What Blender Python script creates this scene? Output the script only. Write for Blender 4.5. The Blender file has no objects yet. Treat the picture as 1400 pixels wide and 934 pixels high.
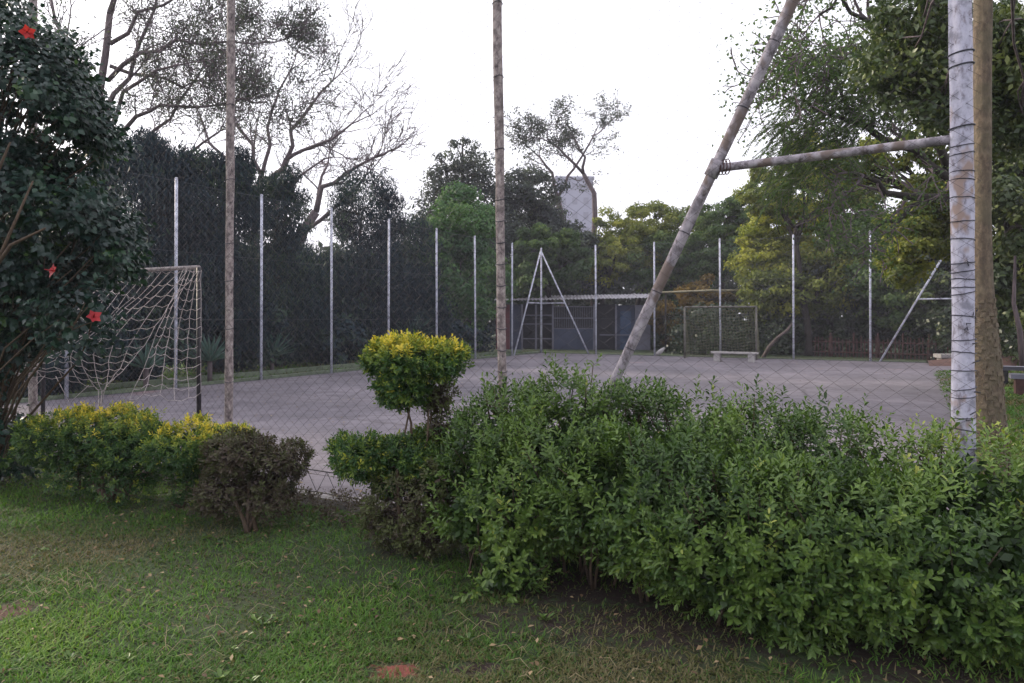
import bpy, math, random
import numpy as np
from mathutils import Vector

# ------------------------------------------------------------------ camera, light, exposure
S = bpy.context.scene
C = S.collection
EYE = 1.6
F = 1000.0                      # focal length in pixels of the 1400 px wide photograph
cam_d = bpy.data.cameras.new('camera')
cam = bpy.data.objects.new('camera', cam_d)
C.objects.link(cam)
cam.location = (0, 0, EYE)
cam.rotation_euler = (math.radians(90), 0, 0)
cam_d.sensor_width = 36
cam_d.lens = F / 1400 * 36
cam_d.shift_y = -32 / 1400
cam_d.clip_start = 0.05
cam_d.clip_end = 3000
S.camera = cam
S.render.resolution_x, S.render.resolution_y = 1024, 683

SUN_EL, SUN_AZ = math.radians(24), math.radians(-62)
w = bpy.data.worlds.new('World')
S.world = w
w.use_nodes = True
nt = w.node_tree
bg = nt.nodes['Background']
sky = nt.nodes.new('ShaderNodeTexSky')
sky.sky_type = 'NISHITA'
sky.sun_disc = False
sky.sun_elevation = SUN_EL
sky.sun_rotation = SUN_AZ
sky.dust_density = 6.0
sky.air_density = 1.0
sky.ozone_density = 1.5
hs = nt.nodes.new('ShaderNodeHueSaturation')
hs.inputs['Saturation'].default_value = 0.35
nt.links.new(sky.outputs[0], hs.inputs['Color'])
# thin bright overcast veil over the physical sky
ov = nt.nodes.new('ShaderNodeMix'); ov.data_type = 'RGBA'; ov.inputs[0].default_value = 0.62
nt.links.new(hs.outputs[0], ov.inputs[6]); ov.inputs[7].default_value = (10.6, 10.5, 11.4, 1)
nt.links.new(ov.outputs[2], bg.inputs['Color'])
bg.inputs['Strength'].default_value = 0.15
sl = bpy.data.lights.new('sun', 'SUN')
sl.energy = 2.9
sl.angle = math.radians(10)
sl.color = (1.0, 0.86, 0.66)
sun = bpy.data.objects.new('sun', sl)
C.objects.link(sun)
sd = Vector((math.sin(SUN_AZ) * math.cos(SUN_EL), math.cos(SUN_AZ) * math.cos(SUN_EL), math.sin(SUN_EL)))
sun.rotation_euler = sd.to_track_quat('Z', 'Y').to_euler()
S.view_settings.view_transform = 'Standard'
S.view_settings.look = 'None'
S.view_settings.exposure = 0.36
S.view_settings.gamma = 1.0
S.render.engine = 'CYCLES'
S.cycles.max_bounces = 8
S.cycles.transparent_max_bounces = 8

# ------------------------------------------------------------------ helpers
rnd = random.Random(7)
rg = np.random.default_rng(11)


def P(px, py, d):
    """point of the photograph (1400 px wide) at distance d, in metres"""
    return np.array([(px - 700) / F * d, d, EYE - (py - 435) / F * d])


def props(o, label=None, cat=None, group=None, kind=None):
    if label: o['label'] = label
    if cat: o['category'] = cat
    if group: o['group'] = group
    if kind: o['kind'] = kind
    return o


def empty(name, loc, label, cat, group=None, rz=0.0):
    o = bpy.data.objects.new(name, None)
    o.empty_display_size = 0.2
    o.location = loc
    o.rotation_euler = (0, 0, rz)
    C.objects.link(o)
    return props(o, label, cat, group)


def link_mesh(name, me, mats, parent=None, label=None, cat=None, group=None, kind=None, keep=True):
    o = bpy.data.objects.new(name, me)
    for m in (mats if isinstance(mats, (list, tuple)) else [mats]):
        if me.materials.find(m.name) < 0:
            me.materials.append(m)
    C.objects.link(o)
    if parent is not None:
        o.parent = parent
        if keep:      # geometry was given in world space, parent stands elsewhere
            def world(q):
                return q.matrix_basis.copy() if q.parent is None else world(q.parent) @ q.matrix_parent_inverse @ q.matrix_basis
            o.matrix_parent_inverse = world(parent).inverted()
    return props(o, label, cat, group, kind)


class MB:
    """collects polygons"""
    def __init__(s):
        s.v = []; s.f = []; s.mi = []; s.sm = []

    def box(s, c, size, ax=(1, 0, 0), ay=(0, 1, 0), az=(0, 0, 1), mi=0):
        c = np.array(c, float); ax, ay, az = [np.array(a, float) for a in (ax, ay, az)]
        hx, hy, hz = [q / 2 for q in size]
        b = len(s.v)
        for x, y, z in ((-1,-1,-1),(1,-1,-1),(1,1,-1),(-1,1,-1),(-1,-1,1),(1,-1,1),(1,1,1),(-1,1,1)):
            s.v.append(tuple(c + ax * hx * x + ay * hy * y + az * hz * z))
        for q in ((0,3,2,1),(4,5,6,7),(0,1,5,4),(1,2,6,5),(2,3,7,6),(3,0,4,7)):
            s.f.append(tuple(b + i for i in q)); s.mi.append(mi); s.sm.append(False)
        return s

    def tube(s, pts, radii, sides=6, caps=True, mi=0, smooth=True):
        pts = [np.array(p, float) for p in pts]
        n = len(pts)
        if not hasattr(radii, '__len__'): radii = [radii] * n
        t = pts[1] - pts[0]
        a = np.array((0, 0, 1.0)) if abs(t[2]) < 0.8 * (np.linalg.norm(t) + 1e-9) else np.array((1.0, 0, 0))
        b0 = len(s.v)
        ang = [2 * math.pi * k / sides for k in range(sides)]
        for i in range(n):
            t = pts[min(i + 1, n - 1)] - pts[max(i - 1, 0)]
            t = t / (np.linalg.norm(t) + 1e-9)
            u = a - t * np.dot(a, t); u = u / (np.linalg.norm(u) + 1e-9)
            a = u
            v = np.cross(t, u)
            for g in ang:
                s.v.append(tuple(pts[i] + (u * math.cos(g) + v * math.sin(g)) * radii[i]))
        for i in range(n - 1):
            for k in range(sides):
                k2 = (k + 1) % sides
                s.f.append((b0 + i * sides + k, b0 + i * sides + k2, b0 + (i + 1) * sides + k2, b0 + (i + 1) * sides + k))
                s.mi.append(mi); s.sm.append(smooth)
        if caps:
            s.f.append(tuple(b0 + k for k in range(sides))[::-1]); s.mi.append(mi); s.sm.append(False)
            s.f.append(tuple(b0 + (n - 1) * sides + k for k in range(sides))); s.mi.append(mi); s.sm.append(False)
        return s

    def poly(s, pts, mi=0):
        b = len(s.v)
        s.v += [tuple(p) for p in pts]
        s.f.append(tuple(range(b, b + len(pts)))); s.mi.append(mi); s.sm.append(False)
        return s

    def mesh(s, name):
        me = bpy.data.meshes.new(name)
        me.from_pydata([tuple(float(c) for c in v) for v in s.v], [], s.f)
        me.polygons.foreach_set('material_index', s.mi)
        me.polygons.foreach_set('use_smooth', s.sm)
        me.update()
        return me

    def build(s, name, mats, parent=None, **k):
        return link_mesh(name, s.mesh(name), mats, parent, **k)


def np_mesh(name, V, Fc, tint=None):
    V = np.asarray(V, np.float32).reshape(-1, 3); Fc = np.asarray(Fc, np.int32)
    me = bpy.data.meshes.new(name)
    me.vertices.add(len(V)); me.vertices.foreach_set('co', V.ravel())
    k = Fc.shape[1]
    me.loops.add(Fc.size); me.loops.foreach_set('vertex_index', Fc.ravel())
    me.polygons.add(len(Fc)); me.polygons.foreach_set('loop_start', np.arange(0, Fc.size, k, dtype=np.int32))
    if tint is not None:
        at = me.attributes.new('tint', 'FLOAT', 'FACE')
        at.data.foreach_set('value', np.asarray(tint, np.float32))
    me.update(calc_edges=True)
    return me


def unit(a):
    return a / (np.linalg.norm(a, axis=-1, keepdims=True) + 1e-9)


# leaf shapes: x = side, y = along, z = normal
LEAF5 = (np.array([(0,0,0),(0.27,0.48,0.06),(0,1.0,-0.12),(-0.27,0.48,0.06),(0,0.5,-0.03)]), np.array([(0,1,2,4),(0,4,2,3)]))
LEAFO = (np.array([(0,0,0),(0.17,0.36,0.06),(0.19,0.72,0.05),(0.0,1.0,-0.09),(-0.19,0.72,0.05),(-0.17,0.36,0.06)]), np.array([(0,1,2,3),(0,3,4,5)]))
LEAF4 = (np.array([(0,0,0),(0.3,0.45,0.08),(0,1.0,-0.1),(-0.3,0.45,0.05)]), np.array([(0,1,2,3)]))
LEAFN = (np.array([(0,0,0),(0.1,0.4,0.04),(0,1.0,-0.15),(-0.1,0.4,0.04)]), np.array([(0,1,2,3)]))


def leaves(name, pos, dirs, nrm, size, tint, shape=LEAF4):
    T, FT = shape
    d = unit(dirs)
    side = unit(np.cross(d, nrm)); n = np.cross(side, d)
    size = np.asarray(size).reshape(-1, 1, 1)
    V = pos[:, None, :] + size * (T[None, :, 0:1] * side[:, None, :] + T[None, :, 1:2] * d[:, None, :] + T[None, :, 2:3] * n[:, None, :])
    N = len(pos)
    Fc = (FT[None] + (np.arange(N) * len(T))[:, None, None]).reshape(-1, FT.shape[1])
    return np_mesh(name, V, Fc, np.repeat(tint, len(FT)))


def rdir(n, r=rg):
    return unit(r.normal(size=(n, 3)))


_lat = np.random.default_rng(5).random((256, 256))
def vnoise(x, y):
    xi = np.floor(x).astype(int); yi = np.floor(y).astype(int)
    fx = x - xi; fy = y - yi; fx = fx * fx * (3 - 2 * fx); fy = fy * fy * (3 - 2 * fy)
    g = lambda a, b: _lat[a % 256, b % 256]
    return (g(xi, yi) * (1-fx) + g(xi+1, yi) * fx) * (1-fy) + (g(xi, yi+1) * (1-fx) + g(xi+1, yi+1) * fx) * fy


# ------------------------------------------------------------------ materials
def new_mat(name):
    m = bpy.data.materials.new(name); m.use_nodes = True
    return m, m.node_tree, m.node_tree.nodes['Principled BSDF']


def noise_node(nt, scale, detail=4, rough=0.6, coord='Object', dist=0.0, stretch=None):
    tc = nt.nodes.new('ShaderNodeTexCoord'); n = nt.nodes.new('ShaderNodeTexNoise')
    n.inputs['Scale'].default_value = scale; n.inputs['Detail'].default_value = detail
    n.inputs['Roughness'].default_value = rough; n.inputs['Distortion'].default_value = dist
    if stretch:
        mp = nt.nodes.new('ShaderNodeMapping'); mp.inputs['Scale'].default_value = stretch
        nt.links.new(tc.outputs[coord], mp.inputs[0]); nt.links.new(mp.outputs[0], n.inputs['Vector'])
    else:
        nt.links.new(tc.outputs[coord], n.inputs['Vector'])
    return n


def ramp(nt, src, stops):
    r = nt.nodes.new('ShaderNodeValToRGB')
    e = r.color_ramp.elements
    while len(e) > 1: e.remove(e[-1])
    e[0].position = stops[0][0]; e[0].color = (*stops[0][1], 1)
    for p, c in stops[1:]:
        k = e.new(p); k.color = (*c, 1)
    nt.links.new(src, r.inputs[0])
    return r


def mixc(nt, fac, a, b, mode='MIX'):
    m = nt.nodes.new('ShaderNodeMix'); m.data_type = 'RGBA'; m.blend_type = mode
    if isinstance(fac, float): m.inputs[0].default_value = fac
    else: nt.links.new(fac, m.inputs[0])
    for i, q in ((6, a), (7, b)):
        if isinstance(q, tuple): m.inputs[i].default_value = (*q, 1)
        else: nt.links.new(q, m.inputs[i])
    return m.outputs[2]


def bump(nt, b, src, strength=0.4, dist=0.02):
    n = nt.nodes.new('ShaderNodeBump'); n.inputs['Strength'].default_value = strength; n.inputs['Distance'].default_value = dist
    nt.links.new(src, n.inputs['Height']); nt.links.new(n.outputs[0], b.inputs['Normal'])


def leaf_mat(name, stops, rough=0.5, transl=0.3, spec=0.35):
    m, nt, b = new_mat(name)
    at = nt.nodes.new('ShaderNodeAttribute'); at.attribute_name = 'tint'
    r = ramp(nt, at.outputs['Fac'], stops)
    nt.links.new(r.outputs[0], b.inputs['Base Color'])
    b.inputs['Roughness'].default_value = rough
    b.inputs['Specular IOR Level'].default_value = spec
    tr = nt.nodes.new('ShaderNodeBsdfTranslucent')
    tc = mixc(nt, 1.0, r.outputs[0], (1.5, 1.6, 0.7), 'MULTIPLY')
    nt.links.new(tc, tr.inputs['Color'])
    mx = nt.nodes.new('ShaderNodeMixShader'); mx.inputs[0].default_value = transl
    nt.links.new(b.outputs[0], mx.inputs[1]); nt.links.new(tr.outputs[0], mx.inputs[2])
    nt.links.new(mx.outputs[0], nt.nodes['Material Output'].inputs['Surface'])
    return m


def plain(name, col, rough=0.7, var=0.35, scale=8, metal=0.0, bmp=0.0, stretch=None, col2=None):
    m, nt, b = new_mat(name)
    n = noise_node(nt, scale, 5, 0.65, stretch=stretch)
    c2 = col2 or tuple(c * (1 - var) for c in col)
    r = ramp(nt, n.outputs['Fac'], [(0.35, c2), (0.65, col)])
    nt.links.new(r.outputs[0], b.inputs['Base Color'])
    b.inputs['Roughness'].default_value = rough; b.inputs['Metallic'].default_value = metal
    if bmp: bump(nt, b, n.outputs['Fac'], bmp)
    return m


M = {}
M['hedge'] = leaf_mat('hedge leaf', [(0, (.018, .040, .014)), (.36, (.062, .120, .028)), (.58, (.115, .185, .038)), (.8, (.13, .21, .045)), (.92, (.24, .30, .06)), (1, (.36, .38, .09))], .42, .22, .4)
M['duranta'] = leaf_mat('duranta leaf', [(0, (.018, .045, .018)), (.38, (.04, .095, .028)), (.60, (.13, .20, .035)), (.78, (.30, .32, .045)), (1, (.68, .54, .07))], .5, .25)
M['brown_leaf'] = leaf_mat('brown leaf', [(0, (.035, .025, .024)), (.42, (.08, .06, .045)), (.62, (.075, .08, .035)), (1, (.12, .16, .045))], .6, .15)
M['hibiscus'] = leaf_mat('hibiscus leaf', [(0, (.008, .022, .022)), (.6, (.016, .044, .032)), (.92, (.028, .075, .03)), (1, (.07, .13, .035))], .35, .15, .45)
M['conifer'] = leaf_mat('dark conifer leaf', [(0, (.010, .020, .034)), (.7, (.022, .046, .060)), (1, (.050, .085, .055))], .6, .12, .2)  # bluish lift of the haze is put into this leaf colour
M['mid'] = leaf_mat('mid green leaf', [(0, (.035, .062, .032)), (.6, (.085, .14, .052)), (1, (.16, .22, .07))], .55, .3, .2)
M['greenbright'] = leaf_mat('fresh green leaf', [(0, (.045, .10, .045)), (.6, (.09, .18, .07)), (1, (.15, .26, .09))], .55, .3, .2)
M['grey_green'] = leaf_mat('grey green leaf', [(0, (.035, .045, .05)), (.6, (.07, .085, .08)), (1, (.11, .13, .09))], .55, .25, .2)
M['olive'] = leaf_mat('olive leaf', [(0, (.055, .072, .028)), (.45, (.14, .175, .045)), (.8, (.24, .26, .055)), (1, (.36, .36, .07))], .55, .3, .2)
M['yellow'] = leaf_mat('sunlit yellow green leaf', [(0, (.09, .12, .03)), (.5, (.22, .25, .045)), (1, (.42, .41, .07))], .55, .35, .2)  # warm sunlight on the crown is put into this leaf colour
M['dark_leaf'] = leaf_mat('dark glossy leaf', [(0, (.026, .042, .024)), (.7, (.068, .10, .04)), (1, (.16, .19, .06))], .4, .2, .4)
M['rust_leaf'] = leaf_mat('rusty leaf', [(0, (.06, .05, .02)), (.6, (.16, .11, .03)), (1, (.30, .19, .04))], .6, .25, .2)
M['agave'] = leaf_mat('agave leaf', [(0, (.04, .09, .08)), (1, (.10, .18, .15))], .5, .1)
M['grass'] = leaf_mat('grass blade', [(0, (.17, .14, .08)), (.22, (.11, .11, .045)), (.5, (.052, .118, .022)), (.85, (.095, .20, .030)), (1, (.17, .26, .048))], .6, .25, .2)
M['petal'] = leaf_mat('red petal', [(0, (.26, .012, .022)), (1, (.50, .04, .05))], .5, .3)
M['bark'] = plain('bark', (.15, .115, .125), .9, .5, 6, bmp=.6, stretch=(3, 3, .7))
M['bark_twig'] = plain('twig bark', (.16, .12, .14), .9, .4, 3)
M['bark_dark'] = plain('dark bark', (.035, .028, .025), .9, .4, 5)
M['stem'] = plain('shrub stem', (.11, .075, .05), .9, .5, 20, bmp=.4, stretch=(3, 3, .6))
M['net'] = plain('net rope', (.56, .50, .50), .85, .35, 4)
M['net_far'] = plain('olive net rope', (.19, .19, .13), .85, .3, 3)
M['wire'] = plain('chain link wire', (.07, .06, .062), .6, .45, 3, metal=.25)
M['wire_far'] = plain('galvanised wire', (.10, .11, .13), .6, .3, 3, metal=.3)
M['tie'] = plain('dark tie wire', (.035, .035, .055), .6, .3, 9)
M['steel_black'] = plain('black steel', (.02, .018, .024), .5, .3, 9)
M['rust'] = plain('rusty steel', (.085, .036, .032), .85, .5, 6, bmp=.3)
M['blue_wall'] = plain('faded blue paint', (.06, .072, .12), .8, .45, 1.2)
M['blue_door'] = plain('blue door paint', (.045, .08, .16), .7, .4, 2)
M['red_wall'] = plain('maroon painted wall', (.16, .05, .055), .85, .35, 1.4)
M['pale_wall'] = plain('pale grey plaster', (.17, .17, .22), .85, .35, 1.5)
M['shed_dark'] = plain('dark interior', (.03, .03, .035), .9, .3, 2)
M['roof'] = plain('fibre cement roof', (.50, .48, .52), .85, .25, 2, bmp=.2)
M['tower_wall'] = plain('tower block render', (.36, .36, .45), .85, .12, .1)
M['tower_win'] = plain('tower block window', (.27, .27, .34), .3, .2, .3)
M['stone'] = plain('pale stone', (.42, .40, .40), .9, .35, 6, bmp=.5)
M['wood_white'] = plain('weathered white board', (.50, .47, .47), .8, .3, 5)
M['log'] = plain('dry log', (.13, .10, .095), .9, .4, 5, bmp=.5)
M['earth'] = plain('bare red earth', (.13, .07, .06), .95, .4, 3, bmp=.6)
M['clay'] = plain('red clay', (.26, .075, .05), .95, .45, 14, bmp=.8)
M['soil'] = plain('dark soil', (.055, .038, .030), .95, .5, 9, bmp=.8)
M['timber'] = plain('peeled timber rail', (.34, .30, .20), .8, .3, 5)


def post_mat(name, base, lich, dark, rust=None, grain=18):
    m, nt, b = new_mat(name)
    n1 = noise_node(nt, grain, 6, .7, stretch=(1, 1, .55))
    n2 = noise_node(nt, grain * .45, 4, .6, stretch=(1, 1, 1.3))
    n3 = noise_node(nt, 1.4, 4, .7, stretch=(1.5, 1.5, 1))
    c = ramp(nt, n1.outputs['Fac'], [(.36, dark), (.47, base), (.66, lich)]).outputs[0]
    f = ramp(nt, n2.outputs['Fac'], [(.52, (0, 0, 0)), (.66, (1, 1, 1))]).outputs[0]
    c = mixc(nt, f, c, tuple(x * .55 for x in base))
    if rust:
        f2 = ramp(nt, n3.outputs['Fac'], [(.565, (0, 0, 0)), (.61, (1, 1, 1))]).outputs[0]
        c = mixc(nt, f2, c, rust)
    nt.links.new(c, b.inputs['Base Color'])
    b.inputs['Roughness'].default_value = .75
    bump(nt, b, n1.outputs['Fac'], .35, .01)
    return m


M['post_old'] = post_mat('weathered lichen post', (.26, .21, .21), (.44, .39, .37), (.07, .055, .06), grain=30)
M['post_rail'] = post_mat('weathered grey rail', (.30, .27, .31), (.46, .42, .46), (.08, .065, .07), rust=(.17, .13, .12))
M['post_white'] = post_mat('flaking lilac white paint', (.42, .41, .52), (.52, .51, .62), (.20, .18, .22), rust=(.30, .22, .20), grain=22)
M['post_far'] = plain('galvanised post', (.70, .72, .84), .5, .45, 4, col2=(.30, .30, .38))

# scaly palm-like bark of the big trunk
m, nt, b = new_mat('scaly trunk bark')
n1 = noise_node(nt, 26, 6, .7, stretch=(1, 1, .5)); n2 = noise_node(nt, 5, 3, .6)
c = ramp(nt, n1.outputs['Fac'], [(.3, (.045, .034, .026)), (.5, (.12, .088, .062)), (.7, (.23, .175, .12))]).outputs[0]
c = mixc(nt, ramp(nt, n2.outputs['Fac'], [(.4, (0, 0, 0)), (.6, (.6, .6, .6))]).outputs[0], c, (.11, .095, .06))
nt.links.new(c, b.inputs['Base Color']); b.inputs['Roughness'].default_value = .9
bump(nt, b, n1.outputs['Fac'], .8, .02)
M['trunk_scaly'] = m

# court concrete
m, nt, b = new_mat('worn court concrete')
n1 = noise_node(nt, .35, 6, .62); n2 = noise_node(nt, 60, 3, .6); n3 = noise_node(nt, 3.2, 6, .7, dist=.6)
c = ramp(nt, n1.outputs['Fac'], [(.35, (.132, .120, .142)), (.5, (.188, .170, .197)), (.66, (.265, .238, .265))]).outputs[0]
c = mixc(nt, .8, c, ramp(nt, n3.outputs['Fac'], [(.34, (.42, .39, .41)), (.48, (.78, .75, .77)), (.68, (1, 1, 1))]).outputs[0], 'MULTIPLY')
c = mixc(nt, .5, c, ramp(nt, n2.outputs['Fac'], [(.3, (.65, .65, .65)), (.7, (1, 1, 1))]).outputs[0], 'MULTIPLY')
n4 = noise_node(nt, .55, 3, .5)
c = mixc(nt, ramp(nt, n4.outputs['Fac'], [(.66, (0, 0, 0)), (.74, (.35, .35, .35))]).outputs[0], c, (.34, .19, .19))
vo = nt.nodes.new('ShaderNodeTexVoronoi'); vo.feature = 'DISTANCE_TO_EDGE'; vo.inputs['Scale'].default_value = .33
tc = nt.nodes.new('ShaderNodeTexCoord'); nz = noise_node(nt, 1.8, 4, .7)
ad = nt.nodes.new('ShaderNodeMix'); ad.data_type = 'VECTOR'; ad.inputs[0].default_value = .12
nt.links.new(tc.outputs['Object'], ad.inputs[4]); nt.links.new(nz.outputs['Color'], ad.inputs[5])
sc = nt.nodes.new('ShaderNodeVectorMath'); sc.operation = 'SCALE'; sc.inputs['Scale'].default_value = 1.1
nt.links.new(ad.outputs[1], sc.inputs[0]); nt.links.new(sc.outputs[0], vo.inputs['Vector'])
c = mixc(nt, ramp(nt, vo.outputs['Distance'], [(0, (.75, .75, .75)), (.011, (0, 0, 0))]).outputs[0], c, (.07, .06, .065))
nt.links.new(c, b.inputs['Base Color']); b.inputs['Roughness'].default_value = .8
bump(nt, b, n2.outputs['Fac'], .3, .004)
M['court'] = m

# lawn soil sheet
m, nt, b = new_mat('lawn ground')
n1 = noise_node(nt, 1.1, 5, .65); n2 = noise_node(nt, 26, 5, .7)
c = ramp(nt, n1.outputs['Fac'], [(.3, (.055, .042, .026)), (.45, (.042, .060, .020)), (.7, (.040, .085, .020))]).outputs[0]
c = mixc(nt, .8, c, ramp(nt, n2.outputs['Fac'], [(.3, (.35, .35, .35)), (.7, (1, 1, 1))]).outputs[0], 'MULTIPLY')
nt.links.new(c, b.inputs['Base Color']); b.inputs['Roughness'].default_value = .95
bump(nt, b, n2.outputs['Fac'], .8, .03)
M['ground'] = m

# ------------------------------------------------------------------ layout of the court
U = np.array([.879, -.477, 0.])            # along the end lines, left to right
Vv = np.array([.477, .879, 0.])            # along the side lines, away from the camera
N0 = np.array([-1.6, 6.3, 0.])             # a point on the near fence line


def near_t(px):                            # parameter on near fence for a column of the photo
    k = (px - 700) / F
    return (k * N0[1] - N0[0]) / (U[0] - k * U[1])


def near(px, z=0.0):
    p = N0 + U * near_t(px); return np.array([p[0], p[1], z])


CN = near(1320)                             # near right corner
A = np.array([1.3, 33., 0.])                # far left corner
B = np.array([15.4, 25.2, 0.])              # far right corner
NLt = near_t(45) - 3.2 * 2
LDIR = unit(np.array([A[0] - (-8.72), A[1] - 14.2, 0.]))   # left fence direction
# near left corner = crossing of near line and left line
mat = np.array([[U[0], -LDIR[0]], [U[1], -LDIR[1]]])
tt = np.linalg.solve(mat, np.array([A[0] - N0[0], A[1] - N0[1]]))
D = N0 + U * tt[0]

# ---- ground, court, kerbs
g = MB()
R = 420
gx = [-R, -60, -20, -8, 0, 8, 20, 60, R]
gy = [-R, -30, 0, 4, 8, 14, 22, 34, 60, 120, R]
for i in range(len(gx) - 1):
    for j in range(len(gy) - 1):
        g.poly([(gx[i], gy[j], 0), (gx[i+1], gy[j], 0), (gx[i+1], gy[j+1], 0), (gx[i], gy[j+1], 0)])
g.build('ground', M['ground'], kind='structure')
g = MB()
ins = .02
q = [D + (U + Vv) * ins, CN - U * ins + Vv * ins, B - U * ins - Vv * ins, A + U * ins - Vv * ins]
top = [(p[0], p[1], .03) for p in q]; bot = [(p[0], p[1], -.1) for p in q]
g.poly(top)
for i in range(4):
    j = (i + 1) % 4
    g.poly([bot[i], bot[j], top[j], top[i]])
g.build('court_pavement', M['court'], kind='structure')


def strip(name, a, b2, wid, h, matl, off, z0=-.02):
    d = unit(b2 - a); nrm = np.array([-d[1], d[0], 0])
    c = (a + b2) / 2 + nrm * off
    mb = MB(); L = np.linalg.norm(b2 - a)
    n = max(2, int(L / 1.4))
    for i in range(n):
        cc = a + d * (L * (i + .5) / n) + nrm * off
        mb.box((cc[0], cc[1], z0 + (h - z0) / 2 + rnd.uniform(-.004, .004)), (L / n - .012, wid, h - z0), d, nrm)
    return mb.build(name, matl, kind='structure')


M['kerb'] = plain('mossy concrete kerb', (.30, .28, .28), .9, .45, 5, bmp=.4)
M['kerb_green'] = plain('mossy green kerb', (.16, .20, .13), .9, .45, 4, bmp=.4)
strip('kerb', D, CN, .16, .075, M['kerb'], 0)
strip('kerb', D + LDIR * .2, A, .18, .10, M['kerb_green'], .12)
strip('kerb', A, B, .18, .07, M['kerb_green'], .12)
strip('kerb', D + LDIR * .2 - U * .9, A - U * .9, .12, .16, M['kerb_green'], .12)

PATCH = [(540, 918, .13, .09, 'clay'), (640, 915, .18, .08, 'soil'), (12, 835, .16, .16, 'earth'), (1010, 850, 1.5, .42, 'soil'), (820, 800, .85, .35, 'soil'), (1330, 905, .9, .4, 'soil'), (560, 745, .35, .25, 'soil')]
m = M['ground']; nt = m.node_tree; b = nt.nodes['Principled BSDF']
cur = b.inputs['Base Color'].links[0].from_socket
tc = nt.nodes.new('ShaderNodeTexCoord'); wn_ = noise_node(nt, 9, 6, .78)
SOILC = {'clay': (.23, .062, .045), 'soil': (.032, .017, .013), 'earth': (.13, .068, .052)}
for (px, py, rx, ry, mm) in PATCH:
    dd_ = EYE / ((py - 435) / F); c0 = P(px, py, dd_)
    mp = nt.nodes.new('ShaderNodeMapping'); mp.vector_type = 'TEXTURE'
    mp.inputs['Location'].default_value = (c0[0], c0[1], 0); mp.inputs['Scale'].default_value = (rx, ry, 1)
    nt.links.new(tc.outputs['Object'], mp.inputs[0])
    ln = nt.nodes.new('ShaderNodeVectorMath'); ln.operation = 'LENGTH'; nt.links.new(mp.outputs[0], ln.inputs[0])
    ad = nt.nodes.new('ShaderNodeMath'); ad.operation = 'MULTIPLY_ADD'; ad.inputs[1].default_value = 4.0
    nt.links.new(wn_.outputs['Fac'], ad.inputs[0]); nt.links.new(ln.outputs['Value'], ad.inputs[2])
    mr = nt.nodes.new('ShaderNodeMapRange'); mr.interpolation_type = 'SMOOTHSTEP'
    mr.inputs['From Min'].default_value = 2.5; mr.inputs['From Max'].default_value = 3.05
    mr.inputs['To Min'].default_value = 1.0; mr.inputs['To Max'].default_value = 0.0
    nt.links.new(ad.outputs[0], mr.inputs['Value'])
    gr = ramp(nt, n2.outputs['Fac'] if False else wn_.outputs['Fac'], [(.3, tuple(q * .6 for q in SOILC[mm])), (.7, SOILC[mm])]).outputs[0]
    cur = mixc(nt, mr.outputs['Result'], cur, gr)
nt.links.new(cur, b.inputs['Base Color'])

# ------------------------------------------------------------------ lawn
def make_grass(name, n, xr, yr, seed, hmin, hmax, keep, wid=.0035, parent=None):
    r = np.random.default_rng(seed)
    y = yr[0] * (yr[1] / yr[0]) ** r.random(n)
    xl, xh = xr
    x = xl(y) + (xh(y) - xl(y)) * r.random(n)
    k = keep(x, y, r); x = x[k]; y = y[k]; n = len(x)
    n1 = vnoise(x * 2.2 + 9, y * 2.2 + 3); n2 = vnoise(x * 9 + 30, y * 9 + 11); n3 = vnoise(x * .8 + 50, y * .8)
    h = (hmin + (hmax - hmin) * (.55 * n1 + .45 * n2)) * r.uniform(.5, 1.25, n)
    az = r.uniform(0, 2 * math.pi, n); lean = r.uniform(.3, 2.3, n)
    dx = np.cos(az); dy = np.sin(az)
    wd = wid * r.uniform(.7, 1.5, n) * np.maximum(1, y / 5)
    V = np.zeros((n, 5, 3))
    px_, py_ = -dy, dx
    for i, (t, wf) in enumerate(((0, 1), (0, -1), (.55, .75), (.55, -.75), (1, 0))):
        bend = lean * h * (t ** 1.6)
        V[:, i, 0] = x + dx * bend + px_ * wd * wf; V[:, i, 1] = y + dy * bend + py_ * wd * wf
        V[:, i, 2] = h * t * (1 - .38 * t * lean / 2.3)
    base = (np.arange(n) * 5)[:, None]
    Fc = np.concatenate([base + np.array([[0, 1, 3]]), base + np.array([[0, 3, 2]]), base + np.array([[2, 3, 4]])])
    t = np.clip(.50 + .55 * (n3 - .5) + .55 * (n1 - .5) + r.normal(0, .16, n), 0, 1)
    t = np.where(r.random(n) < .06 + .22 * (1 - n3) * (n2 < .5), r.uniform(0, .2, n), t)
    me = np_mesh(name, V, Fc, np.concatenate([t, t, t]))
    return link_mesh(name, me, M['grass'], kind='stuff')


def keep_lawn(x, y, r):
    tn = (x - N0[0]) * Vv[0] + (y - N0[1]) * Vv[1]          # >0 beyond near fence
    k = tn < -.12
    dens = .25 + 1.1 * vnoise(x * 1.3 + 4, y * 1.3 + 8)
    for (px, py, rx, ry, mm) in PATCH:
        d = EYE / ((py - 435) / F); c = P(px, py, d)
        e = (((x - c[0]) / rx) ** 2 + ((y - c[1]) / ry) ** 2) * (.5 + vnoise(x * 14, y * 14))
        dens = np.where(e < 1, dens * (.2 if mm == 'clay' else .22), dens)
    return k & (r.random(len(x)) < dens)


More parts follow.
